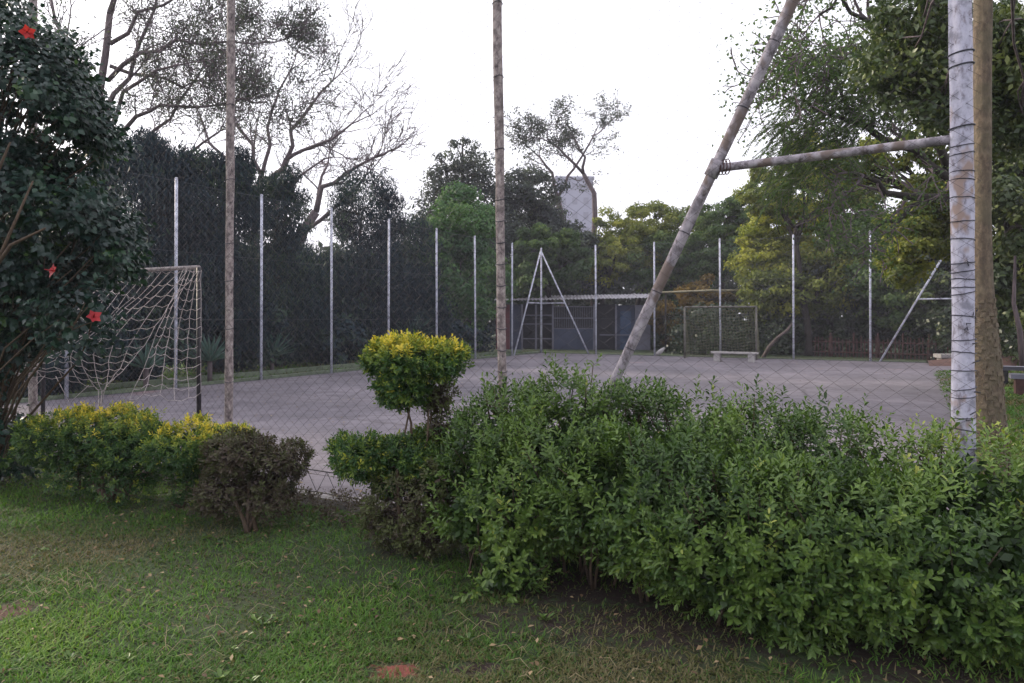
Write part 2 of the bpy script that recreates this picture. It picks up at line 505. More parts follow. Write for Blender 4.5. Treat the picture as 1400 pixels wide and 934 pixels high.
props(make_grass('lawn_grass', 270000, (lambda y: -.78 * y - .3, lambda y: .78 * y + .3), (2.7, 9.6), 3, .012, .046, keep_lawn, wid=.0030),
      'short patchy green lawn in front of the fence', 'grass')
def keep_right(x, y, r):
    s = (x - CN[0]) * U[0] + (y - CN[1]) * U[1]
    return s > .35
props(make_grass('side_lawn_grass', 60000, (lambda y: .58 * y, lambda y: .95 * y), (4.2, 22), 4, .04, .12, keep_right, wid=.005),
      'brighter green grass beside the court behind the big trunk', 'grass')
def keep_left(x, y, r):
    s = (x - A[0]) * -LDIR[1] + (y - A[1]) * LDIR[0]
    return s > .3
props(make_grass('verge_grass', 50000, (lambda y: -.8 * y, lambda y: .05 * y), (9, 34), 5, .05, .16, keep_left, wid=.004),
      'dark grass verge under the conifers beyond the left fence', 'grass')

# fallen leaves and twigs on the lawn
n = 900
x = rg.uniform(-3.2, 3.2, n); y = rg.uniform(3.1, 6.2, n)
kk = ((x - N0[0]) * Vv[0] + (y - N0[1]) * Vv[1]) < -.2
x, y = x[kk], y[kk]; n = len(x)
pos = np.stack([x, y, rg.uniform(.02, .05, n)], 1)
dd = rdir(n); dd[:, 2] *= .3
M['litter'] = leaf_mat('dry leaf', [(0, (.07, .045, .03)), (.7, (.20, .13, .07)), (1, (.34, .26, .16))], .8, .1)
me = leaves('fallen_leaves', pos, dd, np.array([0, 0, 1.]) + .4 * rdir(n), rg.uniform(.015, .04, n), rg.random(n), LEAF4)
link_mesh('fallen_leaves', me, M['litter'], label='dry brown leaves scattered over the lawn', cat='leaves', kind='stuff')

n = 1500
a_ = rg.random(n) ** 1.6 * 22; b_c = rg.uniform(0, 1, n); cl_ = np.array([rg.uniform(.1, .9) for _ in range(n)])
base_ = D[None] + (CN - D)[None] * b_c[:, None] + Vv[None] * (a_[:, None] + .3)
base_[:, 2] = .036
dd = rdir(n); dd[:, 2] *= .15
me = leaves('court_litter', base_, dd, np.array([0, 0, 1.]) + .3 * rdir(n), rg.uniform(.02, .055, n), rg.random(n), LEAF4)
link_mesh('court_litter', me, M['litter'], label='dry leaves blown over the court surface', cat='leaves', kind='stuff')

# small broad leaved weeds in the lawn, and wisps of dry grass
k = 260
wx = rg.uniform(-3.6, 2.6, k); wy = rg.uniform(3.0, 6.6, k)
okw = (((wx - N0[0]) * Vv[0] + (wy - N0[1]) * Vv[1]) < -.3) & (vnoise(wx * 1.6 + 70, wy * 1.6) > .45); wx, wy = wx[okw], wy[okw]; k = len(wx)
per = 9
cpos = np.repeat(np.stack([wx, wy, np.full(k, .012)], 1), per, 0) + rg.normal(0, .012, (k * per, 3)) * np.array([1, 1, .2])
az_ = rg.uniform(0, 6.28, k * per); wd_ = np.stack([np.cos(az_), np.sin(az_), rg.uniform(.25, .9, k * per)], 1)
me = leaves('lawn_weeds', cpos, wd_, np.array([0, 0, 1.]) + .2 * rdir(k * per), np.repeat(rg.uniform(.02, .05, k), per) * rg.uniform(.7, 1.2, k * per), np.clip(rg.normal(.42, .12, k * per), 0, 1), LEAFO)
link_mesh('lawn_weeds', me, M['hedge'], label='small broad leaved weeds dotted through the lawn', cat='weeds', kind='stuff')
wm = MB(); rw = random.Random(21)
for (px, py, sp_, nn_) in ((75, 800, .16, 34), (95, 815, .12, 20), (250, 880, .2, 20), (520, 800, .25, 24), (740, 880, .3, 26), (430, 770, .2, 16)):
    dd_ = EYE / ((py - 435) / F); c0 = P(px, py, dd_)
    for _ in range(nn_):
        b0 = np.array([c0[0] + rw.gauss(0, sp_), c0[1] + rw.gauss(0, sp_ * .7), .01]); a = rw.uniform(0, 6.28); L = rw.uniform(.06, .18)
        dv = np.array([math.cos(a), math.sin(a), 0])
        wm.tube([b0, b0 + dv * L * .4 + np.array([0, 0, L * .35]), b0 + dv * L + np.array([0, 0, L * .12])], [.0013, .0012, .0006], 3, caps=False)
M['straw'] = plain('dry straw', (.36, .29, .17), .8, .4, 20)
wm.build('straw_wisps', M['straw'], label='bleached wisps of dry grass lying on the lawn', cat='straw', kind='stuff')

# ------------------------------------------------------------------ fences
def zigzag_mesh(name, L, H, cw, ch, r=.0016, z0=.26, seed=0, sides=3):
    """chain link: vertical zigzag wires, origin at lower left, x along the fence"""
    rr = random.Random(seed); mb = MB()
    cw = cw / 2; nw = int(L / cw); cw = L / nw; nh = int((H - z0) / (ch / 2))
    def warp(x, z):
        return (.012 * math.sin(z * 2.3 + x * 1.7 + seed) * min(1, x * 2, (L - x) * 2), .02 * math.sin(x * 2.1 + z * 1.3 + seed) , .012 * math.sin(x * 3.1 + z * .9 + seed))
    for i in range(nw):
        pts = []
        for j in range(nh + 1):
            x = cw * (i + (.0 if (i + j) % 2 == 0 else 1.0)) ; z = z0 + j * ch / 2
            a, b_, c_ = warp(x, z)
            pts.append((min(max(x + a, 0), L), b_ + (.002 if (i + j) % 2 else -.002), z + c_))
        mb.tube(pts, r, sides, caps=False, smooth=False)
    for j in range(0, nh + 1):
        if j in (0, nh):
            mb.tube([(0, 0, z0 + j * ch / 2), (L / 2, .0, z0 + j * ch / 2 - .01), (L, 0, z0 + j * ch / 2)], r * 1.3, 4)
    return mb.mesh(name)


def diag_mesh(name, L, H, c=.1, r=.0013, z0=.05):
    mb = MB(); n = int((L + H) / c)
    for s in (1, -1):
        for i in range(1, n):
            k = i * c        # x + (z) = k
            x0, zz0 = (k, 0) if k <= L else (L, k - L)
            x1, z1 = (0, k) if k <= H else (k - H, H)
            if s < 0: x0, x1 = L - x0, L - x1
            mb.tube([(x0, .002 * s, z0 + zz0), (x1, .002 * s, z0 + z1)], r, 3, caps=False, smooth=False)
    for z in (0, H * .33, H * .66, H):
        mb.tube([(0, 0, z0 + z), (L / 2, 0, z0 + z - .015), (L, 0, z0 + z)], .0035, 4)
    return mb.mesh(name)


def place(o, p, d):
    o.location = tuple(p)
    o.rotation_euler = (0, 0, math.atan2(d[1], d[0]))


def child(name, me, matl, parent, p, d, **k):
    """child object placed by location/rotation relative to a parent at its own location, unrotated"""
    o = link_mesh(name, me, matl, parent, keep=False, **k)
    o.location = tuple(np.array(p) - np.array(parent.location))
    o.rotation_euler = (0, 0, math.atan2(d[1], d[0]))
    return o


def lumpy_tube(a, b_, r, n=14, sides=12, jit=.012, seed=0):
    rr = random.Random(seed); a = np.array(a, float); b_ = np.array(b_, float)
    L = np.linalg.norm(b_ - a)
    pts = []; rad = []
    for i in range(n + 1):
        pts.append(a + (b_ - a) * i / n + (np.array([rr.uniform(-1, 1), rr.uniform(-1, 1), 0]) * jit * (0 if i in (0, n) else 1)))
        rad.append(r * rr.uniform(.93, 1.06))
    return MB().tube(pts, rad, sides)


# near fence
nf = empty('chain_link_fence', N0 + U * near_t(690), 'tall near chain link fence in front of the court, with old lichen-marked pipe posts', 'fence')
for i, (pxx, r_, topo, lean) in enumerate(((45, .045, 5.4, 0), (312, .038, 5.4, .006), (690, .034, 5.4, -.014))):
    p = near(pxx)
    mb = lumpy_tube((p[0], p[1], -.2), (p[0] + lean * topo, p[1], topo), r_, 22, 12, .003, i)
    mb.build('post', M['post_old'], nf)
p = near(45) - U * 3.1
lumpy_tube((p[0], p[1], -.2), (p[0], p[1], 5.4), .045, 12, 10, .003, 31).build('post', M['post_old'], nf)
# ties on middle posts
for pxx, r_, zs in ((690, .036, [1.2 + .16 * k for k in range(9)] + [2.86, 3.4, 3.95]), (312, .041, [1.0, 1.5, 1.95, 2.3, 2.9, 3.6])):
    for z in zs:
        p = near(pxx, z); lean = {690: -.014, 312: .006}[pxx] * z
        pts = [p + np.array([lean + math.cos(a) * (r_ + .003), math.sin(a) * (r_ + .003), .006 * math.sin(a * 2 + z)]) for a in np.linspace(0, 2 * math.pi, 11)]
        MB().tube(pts, .003, 4, caps=False).build('tie_wire', M['tie'], nf)
# mesh panels, a touch on the camera side of the posts
cuts = [near_t(45) - 3.1, near_t(45), near_t(312), near_t(690), near_t(1341)]
for i, (cw, ch) in enumerate(((.104, .092), (.104, .092), (.108, .092), (.132, .096))):
    L = cuts[i + 1] - cuts[i]
    me = zigzag_mesh('mesh_panel', L - .01, 5.3, cw, ch, .0015, .27, seed=i)
    child('mesh_panel', me, M['wire'], nf, N0 + U * (cuts[i] + .005) - Vv * .068, U)
# lattice girder along the foot of the mesh
for i in range(4):
    L = cuts[i + 1] - cuts[i] - .02; mb = MB()
    for z in (.10, .285):
        mb.tube([(0, 0, z), (L * .3, .005, z + .006), (L * .7, -.004, z - .007), (L, 0, z)], .0048, 5)
    k = int(L / .11)
    pts = [(L * j / k, .006, .285 if j % 2 else .10) for j in range(k + 1)]
    mb.tube(pts, .0038, 4)
    child('lattice_rail', mb.mesh('lattice_rail'), M['steel_black'], nf, N0 + U * (cuts[i] + .01) - Vv * .045, U)
# corner pole
cp = CN
lumpy_tube((cp[0], cp[1], -.2), (cp[0] - .045, cp[1], 5.5), .0585, 26, 20, .002, 5).build('corner_post', M['post_white'], nf, label='thick lilac white corner post bound with wire')
rr = random.Random(3)
z = .75
while z < 2.62:
    r_ = .0615
    tl = rr.uniform(-.012, .012)
    base = np.array([cp[0] - .045 * z / 5.5, cp[1], z])
    pts = [base + np.array([math.cos(a) * r_, math.sin(a) * r_, tl * math.cos(a) + rr.uniform(-.002, .002)]) for a in np.linspace(0, 2 * math.pi, 17)]
    MB().tube(pts, .0024, 4, caps=False).build('tie_wire', M['tie'], nf)
    z += rr.choice([.045, .07, .1, .115, .13, .03])
for z in (2.66, 3.0, 3.07):
    base = np.array([cp[0] - .045 * z / 5.5, cp[1], z])
    pts = [base + np.array([math.cos(a) * .063, math.sin(a) * .063, .01 * math.cos(a)]) for a in np.linspace(0, 2 * math.pi, 17)]
    MB().tube(pts, .0042, 5, caps=False).build('tie_wire', M['tie'], nf)
# twisted loose wire ends on the camera side of the corner post
for k in range(12):
    z = rr.uniform(.8, 2.3); a = math.radians(rr.uniform(-110, -40))
    base = np.array([cp[0] - .045 * z / 5.5 + math.cos(a) * .062, cp[1] + math.sin(a) * .062, z])
    pts = [base, base + np.array([rr.uniform(-.02, .02), -.006, rr.uniform(-.02, .02)]), base + np.array([rr.uniform(-.03, .035), -.008, rr.uniform(-.015, .02)])]
    MB().tube(pts, .003, 4).build('wire_end', M['tie'], nf)
# stay and brace bar
def on_near(t, z): q_ = N0 + U * t; return np.array([q_[0], q_[1], z])
s0, s1 = (2.06, 0.0), (4.66, 5.35)
lumpy_tube(on_near(*s0), on_near(*s1), .036, 24, 14, .003, 8).build('stay', M['post_rail'], nf)
tb = s0[0] + (2.57 / s1[1]) * (s1[0] - s0[0])
lumpy_tube(on_near(tb, 2.565), on_near(near_t(1306), 2.60), .027, 14, 12, .003, 9).build('brace_bar', M['post_rail'], nf)
# clamp at the joint
c0 = on_near(tb, 2.57); sdv = unit(on_near(*s1) - on_near(*s0))
MB().tube([c0 - sdv * .06, c0 + sdv * .05], .046, 12).build('clamp', M['post_rail'], nf)
for k in range(4):
    q0 = c0 + U * (.02 + .02 * k) ; 
    pts = [q0 + np.array([U[0] * .01 * math.cos(a), -.035 * math.cos(a), .05 * math.sin(a)]) for a in np.linspace(0, 2 * math.pi, 11)]
    MB().tube(pts, .004, 4, caps=False).build('tie_wire', M['rust'], nf)
for k in range(10):   # wraps on the stay
    f = .26 + .072 * k; q0 = on_near(s0[0] + (s1[0] - s0[0]) * f, s1[1] * f)
    e1 = unit(np.cross(sdv, np.array([0, 1., 0]))); e2 = np.cross(sdv, e1)
    pts = [q0 + (e1 * math.cos(a) + e2 * math.sin(a)) * .039 + sdv * .006 * math.sin(a) for a in np.linspace(0, 2 * math.pi, 13)]
    MB().tube(pts, .0028, 4, caps=False).build('tie_wire', M['tie'], nf)

# stay on the other side of the corner, along the right fence
RDIR = unit(B - CN)

# left, far, right fences
def side_fence(label, a, b_, ts, Hp, r_, mesh_cell, skip_first=False, dir_=None):
    d = unit(b_ - a)
    e = empty('chain_link_fence', a, label, 'fence')
    post = MB().tube([(0, 0, -.2), (0, 0, Hp * .5), (0, 0, Hp)], [r_, r_, r_ * .97], 10)
    post.tube([(0, 0, Hp), (0, 0, Hp + .03)], [r_ * 1.15, r_ * .7], 10)
    pm = post.mesh('post')
    for t in ts:
        o = child('post', pm, M['post_far'], e, a + d * t, (math.cos(t * 7), math.sin(t * 7)))
        o.rotation_euler = (rnd.uniform(-.006, .006), rnd.uniform(-.006, .006), 0)
    cache = {}
    tl = sorted(ts)
    for t0, t1 in zip(tl[:-1], tl[1:]):
        L = round(t1 - t0, 2)
        if L not in cache: cache[L] = diag_mesh('mesh_panel', L, Hp - .1, mesh_cell)
        nv = np.array([-d[1], d[0], 0])
        child('mesh_panel', cache[L], M['wire_far'], e, a + d * t0 - nv * .05, d)
    return e


def line_t(px, a, d):
    k = (px - 700) / F
    return (k * a[1] - a[0]) / (d[0] - k * d[1])


LL = np.linalg.norm(A - D)
ts = [line_t(px, D, LDIR) for px in (91, 240, 357, 453, 531, 597, 650, 700)]
lf = side_fence('long left side chain link fence with pale slender posts before the dark conifers', D, A, [0.0] + ts + [LL], 4.72, .036, .1)
FD = unit(B - A); FL = np.linalg.norm(B - A)
ts = [0.03] + [line_t(px, A, FD) for px in (815, 895, 985, 1085, 1190)] + [FL]
ff = side_fence('far end chain link fence with pale posts behind the small goal', A, B, ts, 4.74, .038, .1)
RL = np.linalg.norm(B - CN)
rf_ = side_fence('right side chain link fence running back from the thick white corner post', CN, B, [.0 + 2.9 * k for k in range(1, 9)], 4.7, .036, .1)


def stays(par, corner, dirs, top, foot, barz, r_=.034):
    for d in dirs:
        a = corner + np.array([0, 0, top - .1]); b_ = corner + d * foot
        MB().tube([a, b_], r_, 8).build('stay', M['post_far'], par)
        f = 1 - barz / (top - .1)
        q1 = a + (b_ - a) * f; q0 = np.array([corner[0], corner[1], barz])
        MB().tube([q0, q1], r_ * .8, 8).build('brace_bar', M['post_far'], par)


stays(ff, A, [FD], 4.74, 2.35, 2.27)
stays(lf, A, [-LDIR], 4.74, 2.6, 2.27)
stays(ff, B, [-FD], 4.74, 2.45, 2.27, .036)
stays(rf_, B, [-RDIR], 4.74, 2.45, 2.27)

# ------------------------------------------------------------------ goals
def rope_grid(fn, nu, nv, r=.004, sub=1, sides=4, drop=0.0, seed=1):
    mb = MB(); rr = random.Random(seed)
    G = [[np.array(fn(i / nu, j / nv)) + np.array([rr.uniform(-.012, .012), rr.uniform(-.012, .012), rr.uniform(-.014, .014)]) for j in range(nv + 1)] for i in range(nu + 1)]
    for i in range(nu + 1):
        mb.tube(G[i], r, sides, caps=False)
    for j in range(nv + 1):
        pts = []
        for i in range(nu + 1):
            pts.append(G[i][j])
            if i < nu:
                pts.append((G[i][j] + G[i + 1][j]) / 2 - np.array([0, 0, .018 + rr.uniform(0, .012)]))
        mb.tube(pts, r, sides, caps=False)
    return mb


def goal_frame(e, p0, p1, h, r_, mats, back, inset=.02):
    MB().tube([p0, p0 + np.array([0, 0, h])], r_, 10).build('post', mats[0], e)
    MB().tube([p1, p1 + np.array([0, 0, h])], r_, 10).build('post', mats[1], e)
    MB().tube([p0 + np.array([0, 0, h]), p1 + np.array([0, 0, h])], r_ * .9, 10).build('crossbar', mats[2], e)


g1 = P(272, 600, 8.2); g1[2] = .03
g0 = g1 - U * 3.05
gh = 2.14
ge = empty('football_goal', (g0 + g1) / 2, 'near left goal with torn sagging pale rope net and black posts', 'goal')
M['bar_rope'] = plain('rope wrapped bar', (.55, .48, .48), .85, .5, 22, stretch=(1, 1, 1))
goal_frame(ge, g0, g1, gh, .026, (M['steel_black'], M['steel_black'], M['bar_rope']), -Vv)

def near_net(u, v):
    # u: 0 left .. 1 right ; v: 0 at crossbar .. 1 lower hem, sagging towards the near fence
    s = u * 3.0 + .02
    fold = math.exp(-((u - .80 + .26 * v) / .11) ** 2)
    z = gh - v * (1.30 + .10 * math.sin(u * 9) - .14 * u) - .13 * math.sin(math.pi * v) * (1 + .5 * math.sin(u * 7.5)) - .22 * fold * v * (1 - v) * 4 * .6
    bk = .9 * math.sin(v * 1.5) + .12 * math.sin(u * 14 + v * 6) * v + .22 * fold * v
    sh = -.35 * (1 - u) * 0 - .30 * v * (1 - u) - .28 * math.exp(-((u - .86) / .12) ** 2) * math.sin(math.pi * v)
    z -= .10 * math.sin(u * 22 + 2 * v) * v * .25
    q_ = g0 + U * (s + sh) - Vv * bk
    return (q_[0], q_[1], z)


rope_grid(near_net, 20, 13, .0036, seed=4).build('net', M['net'], ge)
def side_net(u, v):
    q_ = g1 - Vv * (u * .85 * (.25 + .75 * v)) + U * (.03 - .10 * math.sin(math.pi * u) * math.sin(math.pi * v))
    return (q_[0], q_[1], gh - v * 1.38 - .05 * math.sin(u * 6) * v)
rope_grid(side_net, 5, 13, .0034, seed=6).build('net', M['net'], ge)
# loose hem ropes
rr = random.Random(9)
for k in range(5):
    u0 = rr.uniform(.05, .95); p_ = np.array(near_net(u0, 1)); q_ = np.array(near_net(min(1, u0 + rr.uniform(.05, .15)), 1))
    MB().tube([p_, (p_ + q_) / 2 - np.array([0, .05, rr.uniform(.1, .28)]), q_], .004, 4).build('loose_rope', M['net'], ge)

# far goal
f0 = P(936, 491, 28.6); f1 = P(1034, 491, 27.45)
f0 = np.array([f0[0], f0[1], .03]); f1 = np.array([f1[0], f1[1], .03])
fe = empty('football_goal', (f0 + f1) / 2, 'small far goal with olive net in front of the far fence', 'goal')
M['goal_grey'] = plain('faded goal paint', (.17, .16, .14), .8, .4, 6)
goal_frame(fe, f0, f1, 2.0, .04, (M['goal_grey'],) * 3, Vv)
fd_ = unit(f1 - f0); fn_ = np.array([-fd_[1], fd_[0], 0]); fw = np.linalg.norm(f1 - f0)
def far_net(u, v):
    q_ = f0 + fd_ * (u * fw) + fn_ * (.85 * min(1, v * 1.3) + .1 * math.sin(u * 9) * v)
    return (q_[0], q_[1], 2.0 - v * 1.93 - .06 * math.sin(u * 12) * math.sin(3.1 * v))
rope_grid(far_net, 24, 17, .0075, sides=3, seed=2).build('net', M['net_far'], fe)
for pq in (f0, f1):
    def sn(u, v, pq=pq):
        q_ = pq + fn_ * (.85 * u * min(1, v * 1.3)); return (q_[0], q_[1], 2.0 - v * 1.93)
    rope_grid(sn, 6, 17, .0075, sides=3, seed=3).build('net', M['net_far'], fe)

# ------------------------------------------------------------------ small things at the far end
bc = P(1004, 485, 26.2); bc[2] = 0
be = empty('bench', bc, 'low white plank bench standing before the far goal', 'bench')
MB().box(bc + np.array([0, 0, .36]), (1.62, .28, .06), U, Vv).build('seat', M['wood_white'], be)
for s in (-1, 1):
    MB().box(bc + U * s * .6 + np.array([0, 0, .18]), (.22, .24, .295), U, Vv).build('leg', M['stone'], be)

# white bag by the fence
wb = P(903, 486, 28.9)
mb = MB(); rr = random.Random(2)
mb.tube([wb + np.array([-.18, 0, .02]), wb + np.array([-.08, 0, .10]), wb + np.array([.05, 0, .2]), wb + np.array([.16, 0, .30])], [.04, .09, .085, .03], 8)
mb.build('sack', M['stone'], label='crumpled pale sack lying at the foot of the far fence', cat='sack')

# fallen log leaning near the goal
lp = [P(1043, 490, 29.6), P(1052, 474, 29.5), P(1064, 461, 29.4), P(1076, 452, 29.4), P(1084, 441, 29.3)]
MB().tube(lp, [.09, .08, .065, .055, .03], 8).build('broken_trunk', M['log'], label='pale broken trunk leaning right beside the far goal', cat='log')

# shed
e = empty('shed', P(780, 487, 37.2) * np.array([1, 1, 0]), 'low shed with corrugated roof and blue and maroon walls behind the far fence', 'shed')
sd_ = unit(np.array([.995, -.10, 0])); sn_ = np.array([-sd_[1], sd_[0], 0])
def sp(px, z, off=0.0):
    a = P(676, 487, 37.5); t = line_t(px, a, sd_); q_ = a + sd_ * t + sn_ * off
    return np.array([q_[0], q_[1], z])
def panel(name, px0, px1, z0, z1, matl, off=0., th=.1, parent=e):
    a = sp(px0, 0, off); b_ = sp(px1, 0, off); c_ = (a + b_) / 2
    return MB().box((c_[0], c_[1], (z0 + z1) / 2), (np.linalg.norm(b_ - a), th, z1 - z0), sd_, sn_).build(name, matl, parent)
panel('wall', 678, 697, 0, 2.3, M['red_wall'], 0, label=None) if False else panel('wall', 678, 697, 0, 2.3, M['red_wall'])
panel('wall', 697.2, 714, 0, 2.3, M['blue_wall'])
panel('wall', 714.2, 756, 0, 2.3, M['shed_dark'], .7)
panel('wall', 756.2, 812, 0, 1.05, M['blue_wall'], .02)
panel('wall', 812.2, 842, 0, 2.3, M['shed_dark'], .35)
panel('wall', 868.2, 889, 0, 2.25, M['pale_wall'], .0)
panel('wall', 842.2, 868, 0, 2.25, M['blue_wall'], .15)
panel('back_wall', 678, 889, 0, 2.2, M['shed_dark'], 2.4)
dr = panel('door', 848, 863, .02, 1.95, M['blue_door'], .06, .06)
MB().box(sp(861, 1.0, .01), (.12, .05, .03), sd_, sn_).build('handle', M['steel_black'], dr)
wn = panel('window', 757, 811, 1.06, 2.2, M['shed_dark'], .10, .04)
for k in range(17):
    c_ = sp(759 + 3.1 * k, 1.63, 0.02)
    MB().box(c_, (.018, .018, 1.1), sd_, sn_).build('bar', M['pale_wall'], wn)
for z in (1.06, 1.6, 2.18):
    a, b_ = sp(757, z, 0), sp(811, z, 0)
    MB().box((a + b_) / 2, (np.linalg.norm(b_ - a), .05, .05), sd_, sn_).build('rail', M['pale_wall'], wn)
for px, zz in ((714, 2.3), (733, 2.3), (756, 2.3), (812, 2.3), (842, 2.3)):
    MB().box(sp(px, zz / 2, -.14), (.09, .09, zz), sd_, sn_).build('pillar', M['pale_wall'], e)
for z in (.55, 1.3, 1.75):
    a, b_ = sp(714, z, -.04), sp(756, z, -.04)
    MB().box((a + b_) / 2, (np.linalg.norm(b_ - a), .04, .05), sd_, sn_).build('rail', M['pale_wall'], e)
a, b_ = sp(820, .75, -.04), sp(868, .75, -.04)
MB().box((a + b_) / 2, (np.linalg.norm(b_ - a), .04, .05), sd_, sn_).build('rail', M['pale_wall'], e)
# corrugated sheets
a0 = sp(673, 0, -.55); L = np.linalg.norm(sp(893, 0) - sp(673, 0)); ns = 8
for k in range(ns):
    mb = MB(); n = 24; w_ = L / ns
    rows = []
    for j in range(n + 1):
        s = w_ * (j / n) * 1.03; ph = (k * w_ + s) / .18 * 2 * math.pi; zc = .028 * math.sin(ph)
        zb = 2.50 + .015 * (k + j / n) + .006 * (k % 2)
        q_ = a0 + sd_ * (k * w_ + s)
        rows.append([(q_[0], q_[1], zb + zc), (q_[0] + sn_[0] * 3.2, q_[1] + sn_[1] * 3.2, zb + .28 + zc), (q_[0], q_[1], zb + zc - .022), (q_[0] + sn_[0] * 3.2, q_[1] + sn_[1] * 3.2, zb + .25 + zc)])
    for j in range(n):
        r0, r1 = rows[j], rows[j + 1]
        mb.poly([r0[0], r1[0], r1[1], r0[1]]); mb.poly([r0[2], r0[3], r1[3], r1[2]]); mb.poly([r0[0], r0[2], r1[2], r1[0]]); mb.poly([r0[1], r1[1], r1[3], r0[3]])
    mb.build('roof_sheet', M['roof'], e)

# timber rail on posts right of the shed
ra, rb = P(905, 400, 34.), P(1035, 397, 33.)
re_ = empty('timber_rail', np.array([ra[0], ra[1], 0]), 'long pale pole rail on two stakes right of the shed roof', 'rail')
MB().tube([ra, (ra + rb) / 2 + np.array([0, 0, .04]), rb], .05, 8).build('rail', M['timber'], re_)
for q_ in (ra + (rb - ra) * .04, ra + (rb - ra) * .93):
    MB().tube([(q_[0], q_[1], -.1), (q_[0], q_[1], q_[2])], .045, 7).build('stake', M['bark_dark'], re_)

# rusty picket fence
pe_a = P(1105, 488, 31.0); pe_b = P(1308, 488, 27.4); pe_a[2] = pe_b[2] = 0
pd_ = unit(pe_b - pe_a); pl = np.linalg.norm(pe_b - pe_a)
pe = empty('picket_fence', pe_a, 'low rusty picket fence beyond the right half of the far fence', 'fence')
pick = MB().box((0, 0, .42), (.045, .025, .84)).mesh('picket')
n = int(pl / .14)
for k in range(n):
    o = child('picket', pick, M['rust'], pe, pe_a + pd_ * (k * .14), pd_)
    o.scale = (1, 1, rnd.uniform(.85, 1.05)); o.rotation_euler[1] = rnd.uniform(-.04, .04)
for z in (.2, .62):
    MB().box((pe_a + pe_b) / 2 + np.array([pd_[1] * .03, -pd_[0] * .03, z]), (pl, .03, .05), pd_, np.array([-pd_[1], pd_[0], 0])).build('rail', M['rust'], pe)
for k in range(7):
    q_ = pe_a + pd_ * (pl * k / 6)
    MB().tube([(q_[0], q_[1], -.1), (q_[0], q_[1], 1.0)], .04, 7).build('post', M['rust'], pe)

# earth bank and slabs at the right end
mb = MB()
rows = []
for i in range(15):
    px = 1208 + i * 14; prof = []
    for k, dd_ in enumerate((22.4, 22.9, 23.6, 25.0)):
        hh = (0, .20, .32, .05)[k] * (math.sin(math.pi * (i + .8) / 15.6) ** .5) * (1 + .15 * math.sin(i * 1.7 + k))
        q_ = P(px, 500, dd_ + 1.4); prof.append((q_[0] + 1.5, q_[1], max(.0, hh) + .002 * k))
    rows.append(prof)
for i in range(14):
    for k in range(3):
        mb.poly([rows[i][k], rows[i + 1][k], rows[i + 1][k + 1], rows[i][k + 1]])
mb.build('earth_bank', M['earth'], kind='structure')
sb = P(1290, 488, 26.0)
mb = MB(); mb.box((sb[0] + .35, sb[1], .26), (1.1, .6, .13), unit(np.array([1, -.1, 0])), unit(np.array([.1, 1, 0])))
mb.box((sb[0] + .3, sb[1] + .05, .09), (.8, .4, .18), unit(np.array([1, -.1, 0])), unit(np.array([.1, 1, 0])))
mb.build('concrete_slab', M['stone'], label='pale concrete slab lying on the earth bank at the far right corner', cat='slab')
# stone benches at far right
for i, (px, py, dd_, lab) in enumerate(((1384, 517, 17.5, 'squat concrete bench with a pale top on the bright grass beyond the trunk'), (1408, 533, 15.0, 'brown concrete block bench at the very right edge on the bright grass'))):
    q_ = P(px, py, dd_); q_[2] = 0
    be2 = empty('stone_bench', q_, lab, 'bench')
    MB().box(q_ + np.array([0.1, 0, .40]), (.85, .40, .09), U, Vv).build('seat', M['pale_wall'], be2)
    for s in (-1, 1):
        MB().box(q_ + np.array([0.1, 0, .0]) + U * s * .26 + np.array([0, 0, .175]), (.16, .34, .35), U, Vv).build('leg', M['rust'] if i else M['steel_black'], be2)
# small white marker by the corner
q_ = P(1304, 510, 20.5); q_[2] = .0
MB().tube([q_ + np.array([0, 0, 0]), q_ + np.array([0, 0, .2]), q_ + np.array([.01, 0, .27])], [.06, .055, .03], 8).build('bollard', M['wood_white'], label='tiny white stub beside the foot of the right corner post', cat='bollard')

# ------------------------------------------------------------------ far tower block
tw = empty('tower_block', (13.0, 130, 0), 'distant pale grey tower block showing above the trees', 'building')
MB().box((11.2, 135, 14.0), (6.6, 9, 24.8)).build('wall', M['tower_wall'], tw)
MB().box((11.2, 135, 26.65), (7.0, 9.4, .45)).build('parapet', M['tower_wall'], tw)
for i in range(8):
    for j in range(3):
        MB().box((9.2 + j * 2.0, 130.48, 25.1 - i * 2.6), (.9, .08, 1.2)).build('window', M['tower_win'], tw)

# ------------------------------------------------------------------ trees
def curve_pts(a, b_, n=5, bend=.12, r=rnd):
    a = np.array(a, float); b_ = np.array(b_, float); L = np.linalg.norm(b_ - a)
    off = np.array([r.uniform(-1, 1), r.uniform(-1, 1), r.uniform(.0, 1.)]) * L * bend
    out = []
    for i in range(n + 1):
        t = i / n; out.append(a + (b_ - a) * t + off * math.sin(math.pi * t) + np.array([r.uniform(-1, 1) for _ in range(3)]) * L * .02 * (0 if i in (0, n) else 1))
    return out


